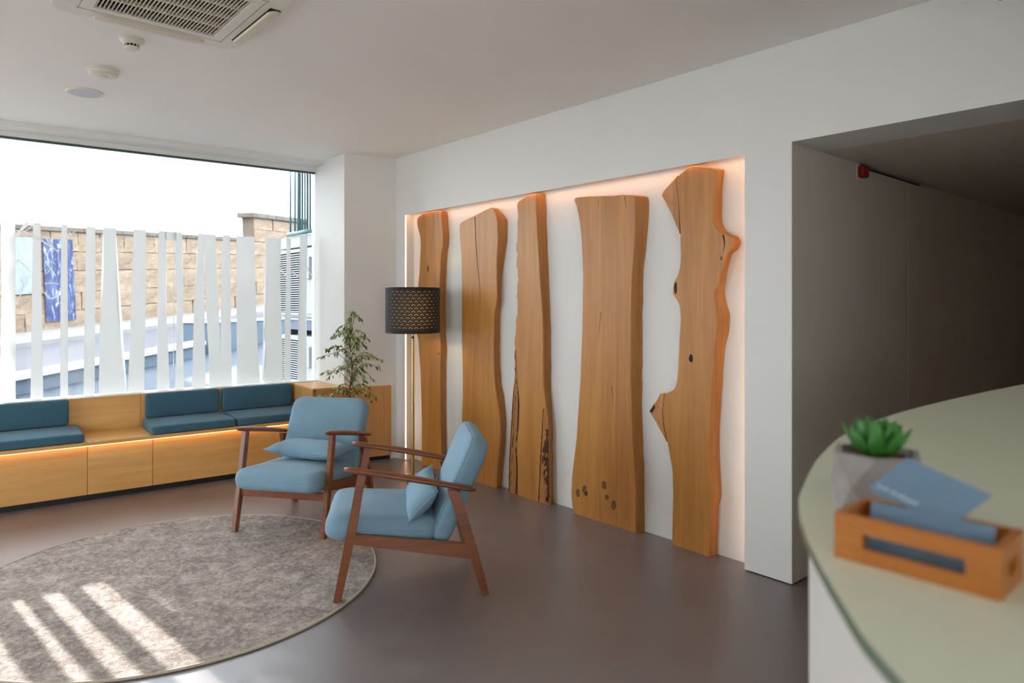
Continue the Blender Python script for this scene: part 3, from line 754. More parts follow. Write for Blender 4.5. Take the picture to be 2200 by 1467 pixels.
# plywood casing round the foot of the pillar, with a ledge reaching back to the window
cas = empty('plywood_casing', (2.80, 5.385, 0), 0, 'birch plywood casing and ledge around the foot of the corner pillar', 'casing')
def cl(p): return (p[0] - 2.80, p[1] - 5.385)
ZT = 0.655
pf = lambda x: 5.398 - (x - 2.80)*0.2267
F0 = (2.555, pf(2.555)); F1 = (2.797, pf(2.797)); F2 = (3.205, pf(3.205))
def panel(p, q, th, z0, z1):
    d = Vector((q[0]-p[0], q[1]-p[1])).normalized(); nn = Vector((d.y, -d.x))
    pts = [cl(p), cl(q), cl((q[0] + nn.x*th, q[1] + nn.y*th)), cl((p[0] + nn.x*th, p[1] + nn.y*th))]
    return zprism(pts, z0, z1)
obj('front_panel', panel(F1, F2, 0.018, 0.036, ZT), BIRCHV, cas)
obj('front_panel', panel(F0, (2.794, pf(2.794)), 0.016, 0.036, ZT - 0.001), BIRCHV, cas)
obj('plinth', panel((F0[0], F0[1] + 0.02), (F2[0] - 0.005, F2[1] + 0.012), 0.016, 0, 0.036), BLACK, cas)
L0 = (2.545, F0[1] - 0.012); L1 = W(BR, 6.10, 0)
obj('side_panel', panel((L1.x, L1.y), L0, 0.016, 0.036, ZT), BIRCHV, cas)
bm = zprism([cl((2.53, F0[1] - 0.020)), cl((2.7955, pf(2.7955) - 0.018)), cl((2.803, 6.02)), cl((L1.x - 0.01, L1.y + 0.06))], ZT, ZT + 0.012)
obj('ledge_top', bm, BIRCH, cas)

# ------------------------------------------------------------------ oak slabs standing in the recess
XF = 3.287; XK = 3.350
CK = 0.17
def chaikin(p):
    out = [p[0]]
    for a, b in zip(p, p[1:]):
        out.append(tuple(a[i]*(1-CK) + b[i]*CK for i in range(4))); out.append(tuple(a[i]*CK + b[i]*(1-CK) for i in range(4)))
    out.append(p[-1]); return out
def make_slab(k, pts, label, rag=0.0, ragl=None):
    pts = chaikin(chaikin(pts))
    r2 = random.Random(k)
    q = []
    zmax = max(p[1] for p in pts)
    for i, p in enumerate(pts):
        y, z, by, bz = p
        if 0 < i < len(pts) - 1:
            e = 0.0035*noise.noise(Vector((z*9, k, i*0.01)))
            y += e; by += 1.6*0.0035*noise.noise(Vector((z*11, k + 5, 0)))
            if rag and ragl and ragl(y, z):
                e = rag*noise.noise(Vector((z*26, 3.3, 0))) + rag*0.6*noise.noise(Vector((z*70, 1.3, 0)))
                y += e; by += e*0.6
        q.append((y, max(z, 0), by, max(bz, 0)))
    # clean coincident points
    q = [p for i, p in enumerate(q) if i == 0 or (abs(p[0]-q[i-1][0]) + abs(p[1]-q[i-1][1])) > 0.0008]
    root = empty('oak_slab', (XF, sum(p[0] for p in q)/len(q), 0), 0, label, 'wood slab', 'live-edge oak slabs in the wall recess')
    cy = root.location.y
    n = len(q)
    bm = bmesh.new()
    ch = 0.004
    fr = []; f2 = []; bk = []
    for i in range(n):
        a = Vector(q[i-1][:2]); c = Vector(q[i][:2]); b = Vector(q[(i+1) % n][:2])
        t = (b - a); t = t.normalized() if t.length > 1e-9 else Vector((0, 1))
        nn = Vector((-t.y, t.x))            # inward for this winding
        ci = c + nn*ch*NSIGN
        if c.y < 1e-6: ci.y = 0
        fr.append(bm.verts.new((0, ci.x - cy, max(ci.y, 0))))
        f2.append(bm.verts.new((ch, c.x - cy, c.y)))
        bk.append(bm.verts.new((XK - XF, q[i][2] - cy, q[i][3])))
    ff = bm.faces.new(fr); fb = bm.faces.new(bk[::-1])
    for i in range(n):
        j = (i+1) % n
        for A, B in ((fr, f2), (f2, bk)):
            f = bm.faces.new([A[i], A[j], B[j], B[i]])
    bmesh.ops.recalc_face_normals(bm, faces=bm.faces[:])
    bmesh.ops.triangulate(bm, faces=[ff, fb])
    bm.faces.ensure_lookup_table()
    for f in bm.faces:
        c = f.calc_center_median()
        side = abs(f.normal.x) < 0.94 and max(v.co.x for v in f.verts) > 0.02
        f.material_index = 1 if side else 0
    o = obj('slab_body', bm, SLAB, root)
    o.data.materials.append(EDGE)
    return root, cy

def blob(root, cy, y, z, ry, rz, m, name='knot', proud=0.0015, seed=0):
    bm = bmesh.new()
    n = 14
    c = bm.verts.new((-proud*1.3, 0, 0))
    ring = []; rim = []
    for i in range(n):
        a = 2*pi*i/n; k = 1 + 0.35*noise.noise(Vector((cos(a)*1.5, sin(a)*1.5, seed)))
        ring.append(bm.verts.new((-proud, cos(a)*ry*k*0.8, sin(a)*rz*k*0.8)))
        rim.append(bm.verts.new((0.001, cos(a)*ry*k, sin(a)*rz*k)))
    for i in range(n):
        j = (i+1) % n
        bm.faces.new([c, ring[i], ring[j]]); bm.faces.new([ring[i], rim[i], rim[j], ring[j]])
    o = obj(name, bm, m, root)
    o.location = (0, y - cy, z)
    return o

def crack(root, cy, pts, w=0.0022):
    bm = bmesh.new()
    pts = catmull(pts, 3); n = len(pts); rows = []
    for i, p in enumerate(pts):
        t = i/(n-1); ww = w*(1 - 0.9*t)
        rows.append((bm.verts.new((-0.0008, p[0] - ww - cy, p[1])), bm.verts.new((-0.0008, p[0] + ww - cy, p[1]))))
    for a, b in zip(rows, rows[1:]): bm.faces.new([a[0], a[1], b[1], b[0]])
    obj('crack', bm, HOLE, root)

NSIGN = 1.0
r1, c1 = make_slab(1, SLABS[1], 'narrow oak slab at the far end of the recess, behind the floor lamp')
blob(r1, c1, 4.837, 1.681, 0.016, 0.034, KNOT, seed=1); blob(r1, c1, 4.679, 0.966, 0.007, 0.011, HOLE, seed=2)
crack(r1, c1, [(4.837, 2.13), (4.83, 2.07)]); crack(r1, c1, [(4.69, 2.14), (4.69, 2.03)]); crack(r1, c1, [(4.75, 2.14), (4.754, 1.98)])
r2, c2 = make_slab(2, SLABS[2], 'oak slab with slanted top and a long crack, second from the lamp')
crack(r2, c2, [(4.192, 2.060), (4.181, 1.899), (4.163, 1.718), (4.128, 1.501), (4.121, 1.339)], 0.004)
r3, c3 = make_slab(3, SLABS[3], 'tall slim oak slab with ragged bark edges, in the middle of the five', 0.014, lambda y, z: y > 3.65)
r4, c4 = make_slab(4, SLABS[4], 'widest oak slab, flat topped with a flared foot and knots near the floor')
for y, z, a, b, m in ((3.095, 0.141, 0.020, 0.026, KNOT), (3.035, 0.173, 0.022, 0.034, KNOT), (3.02, 0.155, 0.010, 0.018, HOLE), (2.869, 0.239, 0.024, 0.032, KNOT), (2.872, 0.236, 0.009, 0.015, HOLE), (2.846, 0.167, 0.018, 0.02, KNOT), (2.789, 0.13, 0.020, 0.034, KNOT), (2.787, 0.128, 0.008, 0.016, HOLE)):
    blob(r4, c4, y, z, a, b, m, seed=y*7)
crack(r4, c4, [(2.916, 2.05), (2.912, 2.0)]); crack(r4, c4, [(2.70, 2.045), (2.682, 1.95)]); crack(r4, c4, [(2.893, 1.335), (2.92, 1.156)]); crack(r4, c4, [(2.804, 0.87), (2.793, 0.734)])
r5, c5 = make_slab(5, SLABS[5], 'oak slab with broken branch stubs on both edges, nearest the passage')
blob(r5, c5, 2.225, 1.081, 0.014, 0.028, HOLE, 'knot_hole', 0.001, 4)
blob(r5, c5, 2.328, 1.477, 0.012, 0.036, BARK, seed=5)
crack(r5, c5, [(2.022, 1.76), (2.014, 1.715), (2.022, 1.665)], 0.005); blob(r5, c5, 2.034, 1.635, 0.008, 0.013, KNOT, seed=8)
for w_ in WEDGES:
    front, back, m = w_
    bm = bmesh.new()
    a = [bm.verts.new((x - XF, y - c5, z)) for x, y, z in front]; b = [bm.verts.new((x - XF, y - c5, z)) for x, y, z in back]
    n = len(a)
    bm.faces.new(a); bm.faces.new(b[::-1])
    for i in range(n): bm.faces.new([a[i], a[(i+1) % n], b[(i+1) % n], b[i]])
    obj('broken_stub', bm, {'E': EDGE, 'B': BARK, 'S': SLAB}[m], r5)
# dark bark and the painted shade of a cavity on slab three: ridged strips that follow its two edges
def bark_strip(root, cy, rows, seed, m=BARK, name='bark'):
    """rows: (z, y_left, y_right) on the slab's front"""
    bm = bmesh.new(); R_ = []
    rows = catmull(rows, 8)
    for i, (z, a, b) in enumerate(rows):
        row = []
        for j in range(6):
            t = j/5
            y = a + (b-a)*t + 0.004*noise.noise(Vector((z*40, j*2.0, seed)))
            e = 0.0 if j in (0, 5) else 0.005*abs(noise.noise(Vector((z*30, j*1.7, seed + 3)))) + 0.0015
            row.append(bm.verts.new((-e + (0.001 if j in (0, 5) else 0), y - cy, z)))
        R_.append(row)
    for a, b in zip(R_, R_[1:]):
        for j in range(5): bm.faces.new([a[j], a[j+1], b[j+1], b[j]])
    return obj(name, bm, m, root, True)
bark_strip(r3, c3, BARK1, 1, EDGE, 'rough_edge'); bark_strip(r3, c3, BARK2, 2, EDGE, 'rough_edge'); bark_strip(r3, c3, BARK3, 3); bark_strip(r3, c3, [(z, a + 0.012, b_ - 0.006) for z, a, b_ in CAVITY_SHADE], 4)  # last strip paints a cavity's shade as a dark surface
bark_strip(r3, c3, [(z, a - 0.004, a - 0.018) for z, a, b_ in BARK1], 6); bark_strip(r3, c3, [(z, a - 0.028, a - 0.038) for z, a, b_ in BARK1[:4]], 7)
bark_strip(r3, c3, [(z, a + 0.002, a - 0.010) for z, a, b_ in BARK2], 8)

# LED strips round the recess
rl = empty('recess_light_strip', (3.27, 5.14, 0), 0, 'warm LED strip glowing around the edge of the wall recess', 'strip light')
def rlo(a): return (a[0] - 3.27, a[1] - 5.14, a[2])
obj('led_strip', bmbox(rlo((3.264, 5.151, 0.01)), rlo((3.270, 5.1548, 2.160))), LED, rl)
obj('led_strip', bmbox(rlo((3.272, 1.90, 2.186)), rlo((3.284, 5.14, 2.192))), LED, rl)
obj('led_strip', bmbox(rlo((3.281, 1.8795, 0.01)), rlo((3.291, 1.884, 2.160))), LED, rl)

# ------------------------------------------------------------------ armchairs
def profile_y(pts, y0, y1, bev=0.004):
    bm = bmesh.new()
    prism(bm, pts, lambda p: (p[0], y0, p[1]), lambda p: (p[0], y1, p[1]))
    bmesh.ops.recalc_face_normals(bm, faces=bm.faces[:])
    bmesh.ops.bevel(bm, geom=bm.edges[:], offset=bev, segments=2, affect='EDGES')
    return bm
def make_chair():
    t = empty('armchair')
    for s in (1, -1):
        y0, y1 = s*0.277, s*0.309
        obj('leg', profile_y([(0.363, 0), (0.327, 0), (0.264, 0.305), (0.222, 0.585), (0.258, 0.594), (0.308, 0.305)], y0, y1), TEAK, t, 'auto')
        obj('leg', profile_y([(-0.329, 0), (-0.365, 0), (-0.297, 0.247), (-0.218, 0.497), (-0.156, 0.508), (-0.248, 0.247)], y0, y1), TEAK, t, 'auto')
        obj('side_rail', profile_y([(0.275, 0.262), (0.266, 0.311), (-0.262, 0.246), (-0.285, 0.168)], s*0.282, s*0.304), TEAK, t, 'auto')
        bm = bmesh.new()
        path = []; rad = []
        for i in range(25):
            k = i/24; x = 0.322 - 0.615*k
            z = 0.614 - 0.116*k + 0.006*sin(pi*k)
            path.append((x, s*(0.295 + 0.003*sin(pi*k)), z))
            e = min(k, 1-k)*24
            rad.append(0.0285*(0.80 + 0.20*sin(pi*min(1, k*1.15)))*(0.75 + 0.25*min(1, e/1.6)) if e > 0 else 0.013)
        tube(bm, path, rad, 14, True, (1.0, 0.56))
        obj('armrest', bm, TEAK, t, True)
    obj('front_rail', bmbox((0.284, -0.280, 0.206), (0.306, 0.280, 0.252), bev=0.003), TEAK, t)
    obj('rear_rail', bmbox((-0.268, -0.280, 0.175), (-0.246, 0.280, 0.215), bev=0.003), TEAK, t)
    # seat cushion
    Ms = Matrix.Translation((0.146, 0, 0.313)) @ Matrix.Rotation(radians(-3.4), 4, 'Y')
    bm = bmesh.new(); cushion(bm, 0.530, 0.553, 0.126, 0.060, 0.052, 0.016, 0.0, Ms, 0.0025, 1)
    st = obj('seat', bm, BLUE, t, True)
    bm = bmesh.new(); piping(bm, 0.530, 0.553, 0.004, 0.060, 0.0014, Ms); obj('piping', bm, BLUE, st, True)
    # back cushion
    rec = radians(23)
    Mb = Matrix.Translation((-0.219, 0, 0.478)) @ Matrix.Rotation(-rec, 4, 'Y') @ Matrix.Rotation(radians(90), 4, 'Y')
    bm = bmesh.new(); cushion(bm, 0.552, 0.553, 0.108, 0.075, 0.042, 0.010, 0.010, Mb, 0.0025, 2)
    bk = obj('backrest', bm, BLUE, t, True)
    bm = bmesh.new(); piping(bm, 0.528, 0.529, 0.0417, 0.065, 0.0016, Mb); obj('piping', bm, BLUE, bk, True)
    return t
RZT = 0.009
ch1 = make_chair()
ch2 = copy_tree(ch1)
angB = atan2(0.542, -0.841); angA = atan2(-0.516, -0.857)
def pose(o, loc, ang):
    o.location = loc; o.rotation_euler = (0, -0.0128, ang)
pose(ch1, (1.924, 2.984, 0.0045), angB + 0.018); pose(ch2, (1.914, 4.186, 0.0045), angA + 0.09)
tag(ch1, 'blue armchair seen from the side, nearest the camera, front legs on the rug', 'armchair', 'blue armchairs with brown wooden frames')
tag(ch2, 'blue armchair facing the rug, in front of the ficus and bench', 'armchair', 'blue armchairs with brown wooden frames')
def place_pillow(ch, local, pitch, roll, label, dims=(0.44, 0.25, 0.115), yaw=0.0):
    bm = bmesh.new(); pillow(bm, dims[0], dims[1], dims[2], None, local[0]*9)
    o = obj('lumbar_pillow', bm, BLUE, None, True)
    bm = bmesh.new()
    hx, hy = dims[0]/2, dims[1]/2
    pp = [(u*hx*(1 - 0.07*(1 - v*v)*abs(u)**4), v*hy*(1 - 0.10*(1 - u*u)*abs(v)**4), 0) for u, v in
          [(-1 + 2*i/20, -1) for i in range(20)] + [(1, -1 + 2*i/12) for i in range(12)] + [(1 - 2*i/20, 1) for i in range(20)] + [(-1, 1 - 2*i/12) for i in range(12)]]
    tube(bm, pp + pp[:1], 0.0022, 5, False)
    obj('seam', bm, BLUE, o, True)
    L = Matrix.Translation(local) @ Matrix.Rotation(yaw, 4, 'Z') @ Matrix.Rotation(pitch, 4, 'Y') @ Matrix.Rotation(pi/2, 4, 'Z') @ Matrix.Rotation(roll, 4, 'Y')
    M = Matrix.Translation(ch.location) @ Matrix.Rotation(ch.rotation_euler.z, 4, 'Z') @ L
    o.location = M.to_translation(); o.rotation_euler = M.to_euler()
    tag(o, label, 'pillow', 'small blue pillows on the armchairs')
    return o
place_pillow(ch1, *[(-0.05, 0.01, 0.42), 0.8, 0.0, (0.56, 0.2, 0.105)][:1], [(-0.05, 0.01, 0.42), 0.8, 0.0, (0.56, 0.2, 0.105)][1], [(-0.05, 0.01, 0.42), 0.8, 0.0, (0.56, 0.2, 0.105)][2], 'small blue pillow propped upright in the nearer armchair', [(-0.05, 0.01, 0.42), 0.8, 0.0, (0.56, 0.2, 0.105)][3])
place_pillow(ch2, *[(0.01, 0.02, 0.448), 0.03, 0.0, (0.56, 0.24, 0.11)][:1], [(0.01, 0.02, 0.448), 0.03, 0.0, (0.56, 0.24, 0.11)][1], [(0.01, 0.02, 0.448), 0.03, 0.0, (0.56, 0.24, 0.11)][2], 'small blue pillow lying along the seat of the farther armchair', [(0.01, 0.02, 0.448), 0.03, 0.0, (0.56, 0.24, 0.11)][3], -0.17)

# ------------------------------------------------------------------ rug
rug = empty('round_rug', (1.012, 3.733, 0), 0, 'large round mottled grey brown rug on the floor under the armchairs', 'rug')
bm = bmesh.new()
RR = 0.985
lathe(bm, [(0, 0.0), (RR, 0.0), (RR, 0.006), (RR - 0.004, RZT), (0.6, RZT), (0.3, RZT), (0, RZT)], 128)
obj('pile', bm, RUG, rug)
bm = bmesh.new()
pts = [(RR*cos(2*pi*i/160), RR*sin(2*pi*i/160), 0.006) for i in range(161)]
tube(bm, pts, 0.0062, 6, False)
obj('binding', bm, BIND, rug, True)

# ------------------------------------------------------------------ floor lamp
lx, ly = 2.972, 4.585
lamp = empty('floor_lamp', (lx, ly, 0), 0, 'brass floor lamp with a black pierced drum shade beside the recess', 'floor lamp')
bm = bmesh.new(); lathe(bm, [(0, 0), (0.125, 0), (0.125, 0.008), (0.118, 0.014), (0.02, 0.018), (0.0, 0.018)], 40)
obj('base', bm, BRASS, lamp, 'auto')
bm = bmesh.new(); tube(bm, [(0, 0, 0.015), (0, 0, 0.6), (0, 0, 0.604), (0, 0, 1.17)], [0.0125, 0.0125, 0.0105, 0.0105], 14)
obj('pole', bm, BRASS, lamp, 'auto')
bm = bmesh.new(); lathe(bm, [(0, -0.011), (0.008, -0.008), (0.011, 0), (0.008, 0.008), (0, 0.011)], 12, (-0.008, -0.012, 1.118))
obj('switch', bm, DARKMET, lamp, True)
SH0, SH1, SR = 1.157, 1.508, 0.2145
def skin(name, R_, parent):
    bm = bmesh.new()
    uvl = bm.loops.layers.uv.new('UVMap')
    NSEG = 96; NV = 2; rot0 = radians(160 - 180)
    for i in range(NSEG):
        for j in range(NV):
            a0 = 2*pi*i/NSEG + rot0; a1 = 2*pi*(i+1)/NSEG + rot0; z0 = SH0 + (SH1-SH0)*j/NV; z1 = SH0 + (SH1-SH0)*(j+1)/NV
            vs = [bm.verts.new((R_*cos(a), R_*sin(a), z)) for a, z in ((a0, z0), (a1, z0), (a1, z1), (a0, z1))]
            f = bm.faces.new(vs); f.smooth = True
            for lp, uv in zip(f.loops, ((i/NSEG, j/NV), ((i+1)/NSEG, j/NV), ((i+1)/NSEG, (j+1)/NV), (i/NSEG, (j+1)/NV))): lp[uvl].uv = uv
    bmesh.ops.remove_doubles(bm, verts=bm.verts[:], dist=1e-5)
    return obj(name, bm, SHADE, parent, fix=False)
sh = skin('lamp_shade', SR, lamp)
skin('inner_skin', SR - 0.0022, sh)
bm = bmesh.new(); lathe(bm, [(SR - 0.010, SH0 + 0.003), (SR - 0.010, SH1 - 0.003)], 64)
obj('lining', bm, LINING, sh, True)
for z in (SH0, SH1):
    pts = [(SR*cos(2*pi*i/64), SR*sin(2*pi*i/64), z) for i in range(65)]
    bm = bmesh.new(); tube(bm, pts, 0.004, 6, False)
    obj('rim', bm, DARKMET, sh, True)
bm = bmesh.new(); lathe(bm, [(0, 1.17), (0.014, 1.17), (0.014, 1.23), (0, 1.23)], 16)
obj('socket', bm, DARKMET, lamp)
bm = bmesh.new()
for a in (0, 2*pi/3, 4*pi/3): tube(bm, [(0.012*cos(a), 0.012*sin(a), 1.20), (0.21*cos(a), 0.21*sin(a), 1.20)], 0.0022, 6)
obj('shade_ring', bm, DARKMET, lamp)
bm = bmesh.new(); lathe(bm, [(0, 1.23), (0.016, 1.235), (0.03, 1.27), (0.034, 1.305), (0.028, 1.335), (0.014, 1.352), (0, 1.356)], 20)
obj('bulb', bm, BULB, lamp, True)

# ------------------------------------------------------------------ ficus
fic = empty('potted_ficus', (2.70, 5.09, 0), 0, 'young ficus tree with small green leaves in front of the plywood casing', 'plant')
bm = bmesh.new(); lathe(bm, [(0, 0), (0.10, 0), (0.13, 0.22), (0.138, 0.22), (0.138, 0.25), (0.124, 0.25), (0.120, 0.222), (0, 0.222)], 28)
obj('pot', bm, POTD, fic, 'auto')
bm = bmesh.new(); lathe(bm, [(0, 0.236), (0.1205, 0.232), (0.118, 0.224), (0, 0.224)], 24)
obj('soil', bm, SOIL, fic)
rf = random.Random(21)
bm = bmesh.new()
trunk = catmull([(0, 0, 0.20), (0.012, 0.004, 0.45), (-0.010, 0.0, 0.66), (0.008, -0.006, 0.86), (-0.006, 0.004, 1.04), (0.0, 0, 1.17)], 6)
tube(bm, trunk, [0.0095*(1-0.75*i/(len(trunk)-1)) for i in range(len(trunk))], 7)
obj('stem', bm, TRUNK, fic, True)
def at_h(z):
    for a, b in zip(trunk, trunk[1:]):
        if a[2] <= z <= b[2]:
            k = (z - a[2])/(b[2] - a[2]); return Vector(a).lerp(Vector(b), k)
    return Vector(trunk[-1])
camR = Vector((0.752, -0.659, 0)); camF = Vector((0.659, 0.752, 0))
def env(z):                                            # crown radius at a height
    pts = [(0.55, 0.16), (0.66, 0.27), (0.75, 0.27), (0.85, 0.25), (0.95, 0.22), (1.05, 0.19), (1.15, 0.14), (1.25, 0.07)]
    for (a, r), (b, s) in zip(pts, pts[1:]):
        if a <= z <= b: return r + (s - r)*(z - a)/(b - a)
    return 0.05
tips = []
bm = bmesh.new()
for i in range(40):
    z0 = 0.60 + 0.565*(i/39)
    a = i*2.39996 + rf.uniform(-0.4, 0.4)
    d = camR*cos(a) + camF*sin(a)*0.75
    b0 = at_h(z0); L = env(z0 + 0.04)*rf.uniform(0.72, 1.08)
    rise = rf.uniform(0.02, 0.12) + 0.06*(z0 - 0.6)
    droop = rf.uniform(0.0, 0.10) if z0 < 0.8 else rf.uniform(0, 0.04)
    side = Vector((-d.y, d.x, 0))*rf.uniform(-0.05, 0.05)
    pts = catmull([b0, b0 + d*L*0.45 + side*0.4 + Vector((0, 0, rise)), b0 + d*L + side + Vector((0, 0, rise*0.9 - droop))], 5)
    tube(bm, pts, [0.0032*(1-0.7*k/(len(pts)-1)) for k in range(len(pts))], 5)
    tips.append([Vector(p) for p in pts])
obj('branches', bm, TRUNK, fic, True)
def leaf_mesh(L, Wd, name, m):
    bm = bmesh.new()
    prof = [(0, 0.02), (0.25, 0.80), (0.5, 1.0), (0.75, 0.62), (1.0, 0.0)]
    mid = []; lf = []; rt = []
    for t, w in prof:
        zc = -0.18*t*t*L
        mid.append(bm.verts.new((t*L, 0, zc)))
        lf.append(bm.verts.new((t*L, w*Wd/2, zc + 0.20*w*Wd))); rt.append(bm.verts.new((t*L, -w*Wd/2, zc + 0.20*w*Wd)))
    for i in range(4):
        bm.faces.new([mid[i], mid[i+1], lf[i+1], lf[i]]); bm.faces.new([mid[i], rt[i], rt[i+1], mid[i+1]])
    me = bpy.data.meshes.new(name)
    bmesh.ops.remove_doubles(bm, verts=bm.verts[:], dist=1e-5)
    for f in bm.faces: f.smooth = True
    bm.to_mesh(me); bm.free(); me.materials.append(m)
    return me
LM = [leaf_mesh(0.054, 0.025, 'leaf', LEAFA), leaf_mesh(0.046, 0.022, 'leaf', LEAFA), leaf_mesh(0.050, 0.023, 'leaf', LEAFB)]
nl = 0
for br in tips:
    n = len(br)
    for k in range(2, n):
        for rep in range(1 if k < n - 1 else 2):
            if nl >= 298 or rf.random() < 0.30: continue
            p = br[k].lerp(br[k-1], rf.random()*0.9)
            d = (br[min(k, n-1)] - br[k-1]).normalized()
            yaw = atan2(d.y, d.x) + rf.uniform(-1.1, 1.1)
            o = bpy.data.objects.new('leaf', LM[rf.choice((0, 0, 1, 1, 2, 2))])
            COL.objects.link(o); o.parent = fic
            o.location = p
            o.rotation_euler = (rf.uniform(-0.7, 0.7), rf.uniform(0.25, 1.15), yaw)
            s = rf.uniform(0.7, 1.05); o.scale = (s, s, s)
            nl += 1

bm = bmesh.new()
for br in tips:
    n = len(br)
    for k in range(3, n):
        for rep_ in range(1):
            p = br[k].lerp(br[k-1], rf.random()) + Vector((rf.uniform(-.02, .02), rf.uniform(-.02, .02), rf.uniform(-.015, .02)))
            M = Matrix.Translation(p) @ Matrix.Rotation(rf.uniform(0, 2*pi), 4, 'Z') @ Matrix.Rotation(rf.uniform(0.2, 1.2), 4, 'Y') @ Matrix.Rotation(rf.uniform(-.7, .7), 4, 'X')
            L_ = rf.uniform(0.026, 0.042); w_ = L_*0.46
            q = [bm.verts.new(M @ Vector(v)) for v in ((0, 0, 0), (L_*.45, w_/2, .10*w_), (L_, 0, -.15*L_), (L_*.45, -w_/2, .10*w_))]
            m_ = bm.verts.new(M @ Vector((L_*.45, 0, -.04*L_)))
            for a_, b_ in ((0, 1), (1, 2), (2, 3), (3, 0)): bm.faces.new([q[a_], q[b_], m_])
obj('small_leaves', bm, LEAFB, fic, kind='stuff', fix=False)

# ------------------------------------------------------------------ ceiling cassette and detectors
ac = empty('air_conditioner', (0.808, 3.07, H), 0, 'white ceiling cassette air conditioner with a square slatted grille', 'air conditioner')
GH = 0.243; PH = 0.385; zp = -0.045
outer = rrect(PH, PH, 0.075, 6)
inner = []
for p in outer:
    k = GH/max(abs(p[0]), abs(p[1])); inner.append((p[0]*k, p[1]*k))
def near_corner(p): return p
# make sure inner corners are exact
for cx_, cy_ in ((1, 1), (-1, 1), (-1, -1), (1, -1)):
    i = min(range(len(outer)), key=lambda q: (outer[q][0]/PH - cx_)**2 + (outer[q][1]/PH - cy_)**2)
    inner[i] = (cx_*GH, cy_*GH)
bm = bmesh.new()
ringplate(bm, outer, inner, lambda p: (p[0]*0.985, p[1]*0.985, zp), lambda p: (p[0], p[1], zp + 0.012))
n = len(outer)
a = [bm.verts.new((p[0], p[1], zp + 0.012)) for p in outer]; b = [bm.verts.new((p[0]*1.04, p[1]*1.04, -0.001)) for p in outer]
for i in range(n): bm.faces.new([a[i], a[(i+1) % n], b[(i+1) % n], b[i]])
obj('panel', bm, PLASTIC, ac, 'auto')
obj('filter', bmbox((-GH - 0.006, -GH - 0.006, -0.012), (GH + 0.006, GH + 0.006, -0.008)), FILTER, ac)
ga = empty('intake_grille', (0, 0, 0)); ga.parent = ac
slat = obj('slat', bmbox((-0.0019, -GH, zp + 0.001), (0.0019, GH, zp + 0.008)), PLASTICY, ga)
slat.location = (-GH + 0.008, 0, 0)
for i in range(1, 33):
    o = inst(slat, ga); o.location = (-GH + 0.008 + i*(2*GH - 0.016)/32, 0, 0)
for i in range(1, 4):
    obj('rib', bmbox((-GH, -GH + i*2*GH/4 - 0.003, zp + 0.0005), (GH, -GH + i*2*GH/4 + 0.003, zp + 0.020)), PLASTICY, ga)
bm = bmesh.new()
ringplate(bm, [(GH+0.012, GH+0.012), (-GH-0.012, GH+0.012), (-GH-0.012, -GH-0.012), (GH+0.012, -GH-0.012)], [(GH, GH), (-GH, GH), (-GH, -GH), (GH, -GH)], lambda p: (p[0], p[1], zp - 0.003), lambda p: (p[0], p[1], zp + 0.003))
obj('grille_frame', bm, PLASTIC, ac)
for k in range(4):
    e = Matrix.Rotation(k*pi/2, 4, 'Z')
    bm = bmesh.new(); box(bm, (0.322, -0.236, zp - 0.0004), (0.370, 0.236, zp + 0.002), e)
    if k == 0: obj('outlet_slot', bm, FILTER, ac)
    bm = bmesh.new(); cushion(bm, 0.058, 0.45, 0.014, 0.022, 0.006, 0, 0.004, e @ Matrix.Translation((0.348, 0, zp - (0.007 if k == 0 else 0.002))) @ Matrix.Rotation(radians(-16 if k == 0 else -3), 4, 'Y'))
    obj('louver_flap', bm, PLASTICY, ac, True)
    bm = bmesh.new(); box(bm, (0.2885, -0.30, zp - 0.0005), (0.2905, 0.30, zp + 0.001), e); obj('panel_joint', bm, DARKMET, ac)

sd = empty('smoke_detector', (0.802, 3.735, H), 0, 'smoke detector with black slots hanging just beside the air conditioner', 'detector', 'ceiling detectors')
bm = bmesh.new(); lathe(bm, [(0, 0), (0.056, 0), (0.056, -0.006), (0.050, -0.014), (0.034, -0.028), (0, -0.028)], 36); obj('base', bm, PLASTIC, sd, 'auto')
bm = bmesh.new(); lathe(bm, [(0, -0.028), (0.030, -0.028), (0.030, -0.040), (0, -0.040)], 28); obj('vent_core', bm, FILTER, sd)
bm = bmesh.new(); lathe(bm, [(0, -0.039), (0.033, -0.039), (0.033, -0.043), (0.026, -0.050), (0, -0.053)], 32); obj('cap', bm, PLASTIC, sd, 'auto')
for k in range(12):
    a = 2*pi*k/12; obj('rib', bmbox((0.028, -0.0016, -0.040), (0.034, 0.0016, -0.027), Matrix.Rotation(a, 4, 'Z')), PLASTIC, sd)
sd = empty('heat_detector', (0.788, 4.33, H), 0, 'plain white round detector between the slotted one and the flat disc', 'detector', 'ceiling detectors')
bm = bmesh.new(); lathe(bm, [(0, 0), (0.080, 0), (0.080, -0.010), (0.074, -0.014), (0.074, -0.026), (0.066, -0.034), (0.058, -0.036), (0, -0.037)], 44); obj('base', bm, PLASTIC, sd, 'auto')
bm = bmesh.new(); lathe(bm, [(0, -0.036), (0.022, -0.037), (0.020, -0.042), (0.0, -0.043)], 24); obj('test_button', bm, PLASTICY, sd, 'auto')
sd = empty('ceiling_speaker', (0.786, 4.867, H), 0, 'flat white round disc on the ceiling, the one nearest the window', 'speaker')
bm = bmesh.new(); lathe(bm, [(0, 0), (0.100, 0), (0.100, -0.005), (0.094, -0.010), (0.086, -0.010), (0.084, -0.007), (0, -0.008)], 48); obj('rim', bm, PLASTIC, sd, 'auto')
bm = bmesh.new(); lathe(bm, [(0, -0.0075), (0.084, -0.0068), (0.082, -0.0105), (0, -0.013)], 40); obj('grille', bm, plain('pale_grey_mesh', lin((205, 205, 212)), 0.6), sd, 'auto')

